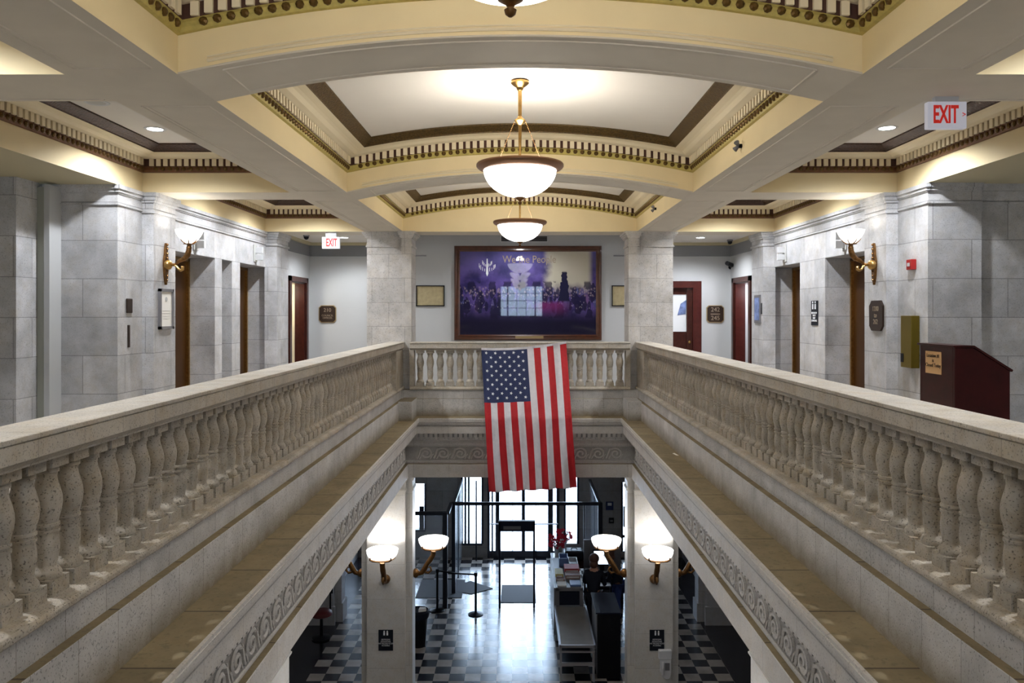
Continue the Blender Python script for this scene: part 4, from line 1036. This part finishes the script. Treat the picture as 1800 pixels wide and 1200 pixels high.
# roller table
t = thing('conveyor_table', (1.08, 15.9, ZL), 'low steel framed roller table in front of the scanner', 'conveyor')
zt = -6.37
bx(.79, 1.42, 14.90, 16.88, zt-.035, zt-.01).build('top', ['conveyor'], t)
mb = MB(); mb.box(.75, .79, 14.87, 16.9, zt-.06, zt+.01); mb.box(1.42, 1.45, 14.87, 16.9, zt-.06, zt+.01); mb.box(.75, 1.45, 14.87, 14.90, zt-.04, zt+.01)
mb.box(.76, 1.44, 14.88, 14.92, zt-.14, zt-.11); mb.box(.78, 1.42, 14.9, 14.94, zt-.40, zt-.34); mb.build('frame', ['steel'], t)
for x in (.785, 1.415):
    for y in (14.93, 16.8): bx(x-.02, x+.02, y-.02, y+.02, ZL, zt-.06).build('leg', ['steel'], t)
bx(.80, 1.40, 14.95, 16.8, zt-.40, zt-.37).build('shelf', ['machine_dark'], t)
# x-ray scanner
t = thing('baggage_scanner', (1.07, 17.9, ZL), 'dark baggage scanner at the far end of the roller table', 'scanner')
mb = MB(); mb.box(.78, 1.38, 16.92, 19.0, ZL+.1, zt-.02); mb.box(.78, .86, 16.92, 19.0, zt-.02, -6.0); mb.box(1.30, 1.38, 16.92, 19.0, zt-.02, -6.0); mb.box(.78, 1.38, 16.92, 19.0, -6.06, -5.98)
mb.build('body', ['machine_grey'], t, bevel=.01)
bx(.86, 1.30, 16.95, 16.96, zt, -6.06).build('curtain', ['machine_dark'], t)
bx(.74, .775, 16.9, 19.0, ZL+.1, -5.98).build('side_panel', ['machine_grey'], t)
tag(bx(.82, 1.02, 16.98, 17.25, -5.98, -5.955).build('paper_stack', ['paper'], bevel=.004), 'white papers on the near left edge of the scanner', 'paper')
tag(bx(1.10, 1.34, 16.98, 17.3, -5.98, -5.94).build('tray', ['blue_plastic'], bevel=.01), 'pale blue tray on the near right edge of the scanner', 'tray')
for (x0, x1, y0, y1, h, mt_, lab) in ((.80, .98, 17.5, 17.9, .10, 'box_yellow', 'yellow box on the scanner, left of the red ones'), (1.02, 1.36, 17.45, 17.7, .09, 'box_pink', 'pinkish box on the scanner in front of the red box'), (1.02, 1.36, 17.75, 18.1, .14, 'box_red', 'red box on top of the scanner'), (.80, 1.0, 17.32, 17.46, .05, 'box_pink', 'low dull pink box on the scanner, front left')):
    t = thing('carton', ((x0+x1)/2, (y0+y1)/2, -5.98), lab, 'box', 'boxes on the scanner')
    bx(x0, x1, y0, y1, -5.98, -5.98+h).build('box_body', [mt_], t, bevel=.004); bx(x0+.03, x1-.03, y0-.002, y0, -5.98+h*.3, -5.98+h*.7).build('box_label', ['paper'], t)
def tub(x0, x1, y0, y1, z, h, mt_, lab):
    mb = MB(); mb.box(x0, x1, y0, y1, z, z+.01); mb.box(x0, x0+.012, y0, y1, z, z+h); mb.box(x1-.012, x1, y0, y1, z, z+h); mb.box(x0, x1, y0, y0+.012, z, z+h); mb.box(x0, x1, y1-.012, y1, z, z+h)
    return tag(mb.build('plastic_tub', [mt_]), lab, 'tub')
tub(.93, 1.14, 18.3, 18.7, -5.98, .20, 'blue_plastic', 'deep blue tub on the far part of the scanner'); tub(1.16, 1.37, 18.3, 18.8, -5.98, .08, 'white_plastic', 'shallow white and blue tray beside the deep blue tub')
# table with flowers behind
t = thing('side_table', (1.25, 19.8, ZL), 'dark red topped table behind the scanner', 'table')
bx(.80, 1.72, 19.25, 20.35, -6.33, -6.28).build('tabletop', ['dark_wood'], t, bevel=.006)
for x in (.84, 1.68):
    for y in (19.3, 20.3): bx(x-.025, x+.025, y-.025, y+.025, ZL, -6.33).build('leg', ['black'], t)
t = thing('case', (1.40, 19.8, -6.28), 'black padded case on the dark red table', 'case')
bx(1.12, 1.62, 19.6, 20.0, -6.28, -6.02).build('case_body', ['black'], t, bevel=.06); MB().tube([(1.3, 19.8, -6.03), (1.32, 19.8, -5.99), (1.44, 19.8, -5.99), (1.46, 19.8, -6.03)], .012, 6).build('handle', ['black'], t)
for (x, y, lab) in ((.93, 19.7, 'left white vase of red flowers on the dark red table'), (1.15, 20.22, 'right glass vase of red flowers behind the black case')):
    t = thing('flower_vase', (x, y, -6.28), lab, 'flowers', 'vases of red flowers')
    MB().lathe([(.05, -6.28), (.06, -6.27), (.045, -6.15), (.06, -6.0), (.08, -5.93), (.075, -5.93), (.05, -6.0)], (x, y, 0), 16).build('vase', ['white_plastic'], t, smooth=50)
    rnd = random.Random(int(x*100)); mb = MB()
    for k in range(46):
        c = (x+rnd.uniform(-.19, .19), y+rnd.uniform(-.14, .14), -5.80+rnd.uniform(-.13, .15))
        for q in range(5):
            a = q*2*PI/5+rnd.random(); d = Vector((math.cos(a), rnd.uniform(-.4, .4), math.sin(a)))*.05; n_ = Vector((-d.z, 0, d.x))*.35
            mb.face([c, Vector(c)+d*.6+n_, Vector(c)+d, Vector(c)+d*.6-n_])
    mb.build('petals', ['flower_red'], t)
    mb = MB()
    for k in range(9):
        c = (x+rnd.uniform(-.16, .16), y-.15, -5.80+rnd.uniform(-.12, .12)); mb.ball(c, .022, 6)
    mb.build('blossoms', ['sign_white'], t)
    mb = MB()
    for k in range(12): a = rnd.uniform(0, 6.28); mb.tube([(x, y, -6.1), (x+.08*math.cos(a), y+.08*math.sin(a), -5.85)], .006, 5)
    mb.build('stems', ['leaf'], t)
t = thing('hand_sanitizer', (1.67, 19.4, -6.28), 'small white pump bottle on the right end of the dark red table', 'bottle')
MB().lathe([(.035, -6.28), (.035, -6.15), (.012, -6.13), (.012, -6.10)], (1.665, 19.4, 0), 12).build('bottle_body', ['white_plastic'], t, smooth=40); bx(1.62, 1.68, 19.39, 19.41, -6.10, -6.085).build('pump', ['white_plastic'], t)
# monitor console
t = thing('monitor', (2.12, 18.95, -6.28), 'white lit monitor on the guard desk', 'monitor')
bx(1.78, 2.21, 18.9, 18.94, -6.14, -5.76).build('housing', ['black'], t, bevel=.006); bx(1.80, 2.19, 18.892, 18.899, -6.11, -5.79).build('screen', ['screen'], t)
bx(1.95, 2.05, 18.92, 18.98, -6.28, -6.14).build('stand', ['black'], t)
t = thing('guard_desk', (2.05, 18.9, ZL), 'grey guard desk carrying the lit monitor', 'desk')
bx(1.62, 2.48, 18.6, 19.2, -6.32, -6.28).build('desktop', ['machine_grey'], t); bx(1.62, 2.48, 18.62, 18.66, ZL, -6.32).build('front_panel', ['machine_dark'], t)
bx(1.62, 1.66, 18.66, 19.2, ZL, -6.32).build('side_panel', ['machine_dark'], t); bx(2.44, 2.48, 18.66, 19.2, ZL, -6.32).build('side_panel', ['machine_dark'], t)
bx(1.58, 2.5, 19.24, 19.30, ZL, -5.62).build('back_screen', ['machine_grey'], t)
t = thing('wire_stand', (2.0, 18.3, ZL), 'grey metal rack beside the guard desk', 'rack')
for x in (1.78, 2.12): bx(x-.012, x+.012, 18.3, 18.33, ZL, -6.42).build('upright', ['steel'], t)
for z in (-6.62, -6.44): bx(1.76, 2.14, 18.25, 18.5, z, z+.03).build('shelf', ['steel'], t)
# tall black cabinet
t = thing('cabinet', (1.70, 15.6, ZL), 'tall black cabinet with glossy grey top beside the roller table', 'cabinet')
bx(1.50, 1.95, 15.05, 16.12, ZL, -5.83).build('body', ['black'], t); bx(1.47, 1.96, 15.03, 16.14, -5.83, -5.80).build('top', ['machine_dark'], t, bevel=.004)
bx(1.49, 1.50, 15.1, 16.1, ZL+.05, -5.88).build('side_panel', ['machine_grey'], t)
# waste bin behind left column
t = thing('waste_bin', (-2.15, 16.5, ZL), 'black waste bin half hidden behind the left lobby column', 'waste bin')
MB().lathe([(.15, ZL), (.20, ZL+.62), (.215, ZL+.64)], (-2.16, 16.55, 0), 20).build('bin_body', ['black'], t, smooth=40)
MB().lathe([(.21, ZL+.60), (.225, ZL+.66), (.23, ZL+.73), (.20, ZL+.77), (.17, ZL+.74)], (-2.16, 16.55, 0), 20).build('liner', ['jacket'], t, smooth=40)
tag(MB().prism([(-2.15, 16.45), (-1.99, 16.5), (-2.02, 16.6), (-2.14, 16.6)], 'z', ZL+.745, ZL+.80).build('crumpled_paper', ['paper']), 'crumpled white paper on top of the waste bin', 'paper')
# red stool
t = thing('stool', (-4.32, 16.9, ZL), 'red seated stool with black back by the left lobby wall', 'stool')
MB().lathe([(.04, ZL+.50), (.20, ZL+.50), (.23, ZL+.52), (.23, ZL+.57), (.20, ZL+.60), (.01, ZL+.61)], (-4.32, 16.9, 0), 24).build('seat', ['seat_red'], t, smooth=50)
MB().lathe([(.20, ZL), (.20, ZL+.03), (.04, ZL+.06), (.03, ZL+.5)], (-4.32, 16.9, 0), 20).build('pedestal', ['black'], t, smooth=40)
bx(-4.24, -4.12, 17.1, 17.14, ZL+.90, ZL+1.05).box(-4.20, -4.16, 17.1, 17.13, ZL+.52, ZL+.92).build('backrest', ['black'], t, bevel=.01)
# restroom signs and emergency phone on lobby columns
for (x, lab) in ((-2.40, 'black restroom sign on the left lobby column'), (2.45, 'black restroom sign on the right lobby column, above the white phone')):
    t = thing('column_sign', (x, 13.9, -5.82), lab, 'sign', 'black restroom signs on the lobby columns')
    z = (-5.67-6.03)/2
    bx(x-.13, x+.13, 13.885, 13.898, z-.185, z+.185).build('panel', ['sign_black'], t)
    mb = MB()
    for dx in (-.028, .028): mb.lathe([(.013, 13.886), (.013, 13.882)], (x+dx, 0, z+.16), 10, 'y'); mb.box(x+dx-.014, x+dx+.014, 13.882, 13.886, z+.09, z+.145)
    mb.build('symbol', ['sign_white'], t)
    text('RESTROOMS\nDOWNSTAIRS\nAND SECOND FLOOR\nACCESSIBLE', .037, (x, 13.884, z-.04), RF, 'sign_white', t, ext=.0008, sx=.75)
t = thing('wall_phone', (2.58, 13.85, -6.3), 'white wall phone unit on the right lobby column', 'phone')
bx(2.47, 2.70, 13.80, 13.89, -6.16, -6.0).build('hood', ['white_plastic'], t, bevel=.012)
MB().prism([(2.50, -6.16), (2.69, -6.16), (2.69, -6.42), (2.66, -6.50), (2.60, -6.52), (2.54, -6.48), (2.50, -6.38)], 'y', 13.81, 13.89).build('body', ['white_plastic'], t, bevel=.01)
MB().box(2.58, 2.66, 13.80, 13.81, -6.35, -6.22).build('keypad', ['machine_grey'], t)
MB().tube([(2.54, 13.80, -6.20), (2.535, 13.77, -6.30), (2.55, 13.80, -6.42)], .02, 8).build('handset', ['white_plastic'], t)
# wall signs on far lobby wall
t = thing('notice_board', (px(1071), 22.5, -5.6), 'blue framed notice on the street wall right of the doors', 'sign')
bx(px(1065), px(1078), 22.47, 22.5, -5.70, -5.46).build('frame', ['flag_blue'], t); bx(px(1068), px(1075), 22.465, 22.47, -5.57, -5.49).build('page', ['paper'], t)
t = thing('call_box', (px(1075), 22.5, -6.0), 'small dark call box below the blue notice', 'box')
bx(px(1070), px(1079), 22.45, 22.5, -6.08, -5.92).build('housing', ['black'], t, bevel=.01); bx(px(1072), px(1077), 22.445, 22.45, -6.03, -5.98).build('cover', ['machine_grey'], t)

# ================================================================ PEOPLE
def skin_mesh(name, pts, edges, mt, parent, root=0, sub=1):
    me = bpy.data.meshes.new(name); off = wloc(parent)
    me.from_pydata([tuple(Vector(p[:3])-off) for p in pts], edges, []); me.materials.append(M[mt])
    o = bpy.data.objects.new(name, me); C.objects.link(o); o.parent = parent
    sk = o.modifiers.new('skin', 'SKIN'); sk.use_smooth_shade = True
    d = me.skin_vertices[0].data if len(me.skin_vertices) else None
    if d is None:
        bpy.context.view_layer.objects.active = o
        bm = bmesh.new(); bm.from_mesh(me); bm.verts.layers.skin.verify(); bm.to_mesh(me); bm.free(); d = me.skin_vertices[0].data
    for i, p in enumerate(pts):
        r = p[3]; d[i].radius = (r, r) if not isinstance(r, tuple) else r; d[i].use_root = (i == root)
    ss = o.modifiers.new('sub', 'SUBSURF'); ss.levels = sub; ss.render_levels = sub
    return o
def person(loc, face, lean, label, hips=.92, lower='jacket', skin='skin', hair=True):
    """standing figure; face = heading angle (0 looks to -Y), lean = forward lean in metres at the head"""
    x, y, z = loc
    t = thing('person', loc, label, 'person')
    R = Matrix.Rotation(face, 3, 'Z')
    def P(a, b_, c, r): v_ = R @ Vector((a, b_, 0)); return (x+v_.x, y+v_.y, z+c, r)
    l = -lean
    J = {'pel': P(0, 0, hips, .13), 'bel': P(0, l*.25, hips+.14, .12), 'che': P(0, l*.6, hips+.34, .14), 'nek': P(0, l*.85, hips+.50, .055), 'hed': P(0, l*1.0-.01, hips+.60, .075), 'top': P(0, l*1.05, hips+.70, .075)}
    body = [J['pel'], J['bel'], J['che'], J['nek'], J['hed'], J['top']]; ed = [(0, 1), (1, 2), (2, 3), (3, 4), (4, 5)]
    sleeves = [J['pel'], J['bel'], J['che'], (*J['nek'][:3], .07)]; se = [(0, 1), (1, 2), (2, 3)]
    sleeves[0] = (*P(0, 0, hips-.10, 0)[:3], .165); sleeves[1] = (*J['bel'][:3], .145); sleeves[2] = (*J['che'][:3], .165)
    legs = [(*J['pel'][:3], .145)]; le = []
    for s_ in (-1, 1):
        sh = P(s_*.18, l*.65, hips+.41, .055); el = P(s_*.23, l*.65-.06, hips+.16, .042); wr = P(s_*.17, l*.65-.27, hips+.10, .028); pm = P(s_*.16, l*.65-.34, hips+.09, .03)
        k = len(body); body += [sh, el, wr, pm]; ed += [(2, k), (k, k+1), (k+1, k+2), (k+2, k+3)]
        for f in range(4):
            a = P(s_*.16+(f-1.5)*.018, l*.65-.39, hips+.085, .009); b_ = P(s_*.16+(f-1.5)*.019, l*.65-.425-.006*(f in (1, 2)), hips+.065, .008)
            q = len(body); body += [a, b_]; ed += [(k+3, q), (q, q+1)]
        q = len(body); body += [P(s_*.16-s_*.035, l*.65-.36, hips+.08, .010), P(s_*.16-s_*.045, l*.65-.39, hips+.07, .009)]; ed += [(k+3, q), (q, q+1)]
        k = len(sleeves); sleeves += [(*sh[:3], .07), (*el[:3], .056), (*wr[:3], .042)]; se += [(2, k), (k, k+1), (k+1, k+2)]
        hp = P(s_*.09, 0, hips-.06, .085); kn = P(s_*.10, -.02, .48, .06); an = P(s_*.10, .01, .09, .04); to = P(s_*.11, -.13, .035, .035)
        k = len(body); body += [hp, kn, an, to]; ed += [(0, k), (k, k+1), (k+1, k+2), (k+2, k+3)]
        k = len(legs); legs += [(*hp[:3], .10), (*kn[:3], .075), (*an[:3], .062)]; le += [(0, k), (k, k+1), (k+1, k+2)]
    skin_mesh('body', body, ed, skin, t, sub=2)
    skin_mesh('jacket', sleeves, se, 'jacket', t, sub=2)
    skin_mesh('trousers', legs, le, lower, t, sub=2)
    hx, hy, hz, _ = J['top']; v_ = R @ Vector((0, .03, 0))
    mb = MB().ball((hx+v_.x, hy+v_.y, hz+.02), .115, 14, 0, 1.0).ball((hx+v_.x*2, hy+v_.y*2, hz-.09), .10, 12)
    mb.build('hair', ['hair'], t, smooth=60)
    f_ = R @ Vector((0, -.085, 0)); sd_ = R @ Vector((.03, 0, 0))
    mb = MB()
    for q in (-1, 1): mb.ball((hx+f_.x+q*sd_.x, hy+f_.y+q*sd_.y, hz-.03), .011, 8)
    mb.build('eyes', ['black'], t)
    mb = MB().ball((hx+f_.x*1.1, hy+f_.y*1.1, hz-.06), .014, 8); mb.build('nose', [skin], t)
    mb = MB().ball((hx+f_.x, hy+f_.y, hz-.095), .018, 8, 0, .35); mb.build('mouth', ['box_red'], t)
    mb = MB()
    for s_ in (-1, 1):
        a = P(s_*.11, -.05, .05, 0); mb.lathe([(.05, a[2]-.05), (.055, a[2]-.02), (.045, a[2]+.02), (.03, a[2]+.04)], (a[0], a[1], 0), 12, sy=2.0)
    mb.build('shoes', ['black'], t, smooth=50)
    return t
person((1.62, 17.15, ZL), PI*.9, .10, 'person with reddish brown hair in a dark jacket, standing behind the black cabinet')
person((2.26, 17.85, ZL), -PI*.55, .22, 'person in a dark jacket and blue jeans leaning toward the guard desk', hips=.86, lower='jeans', skin='skin_dark')
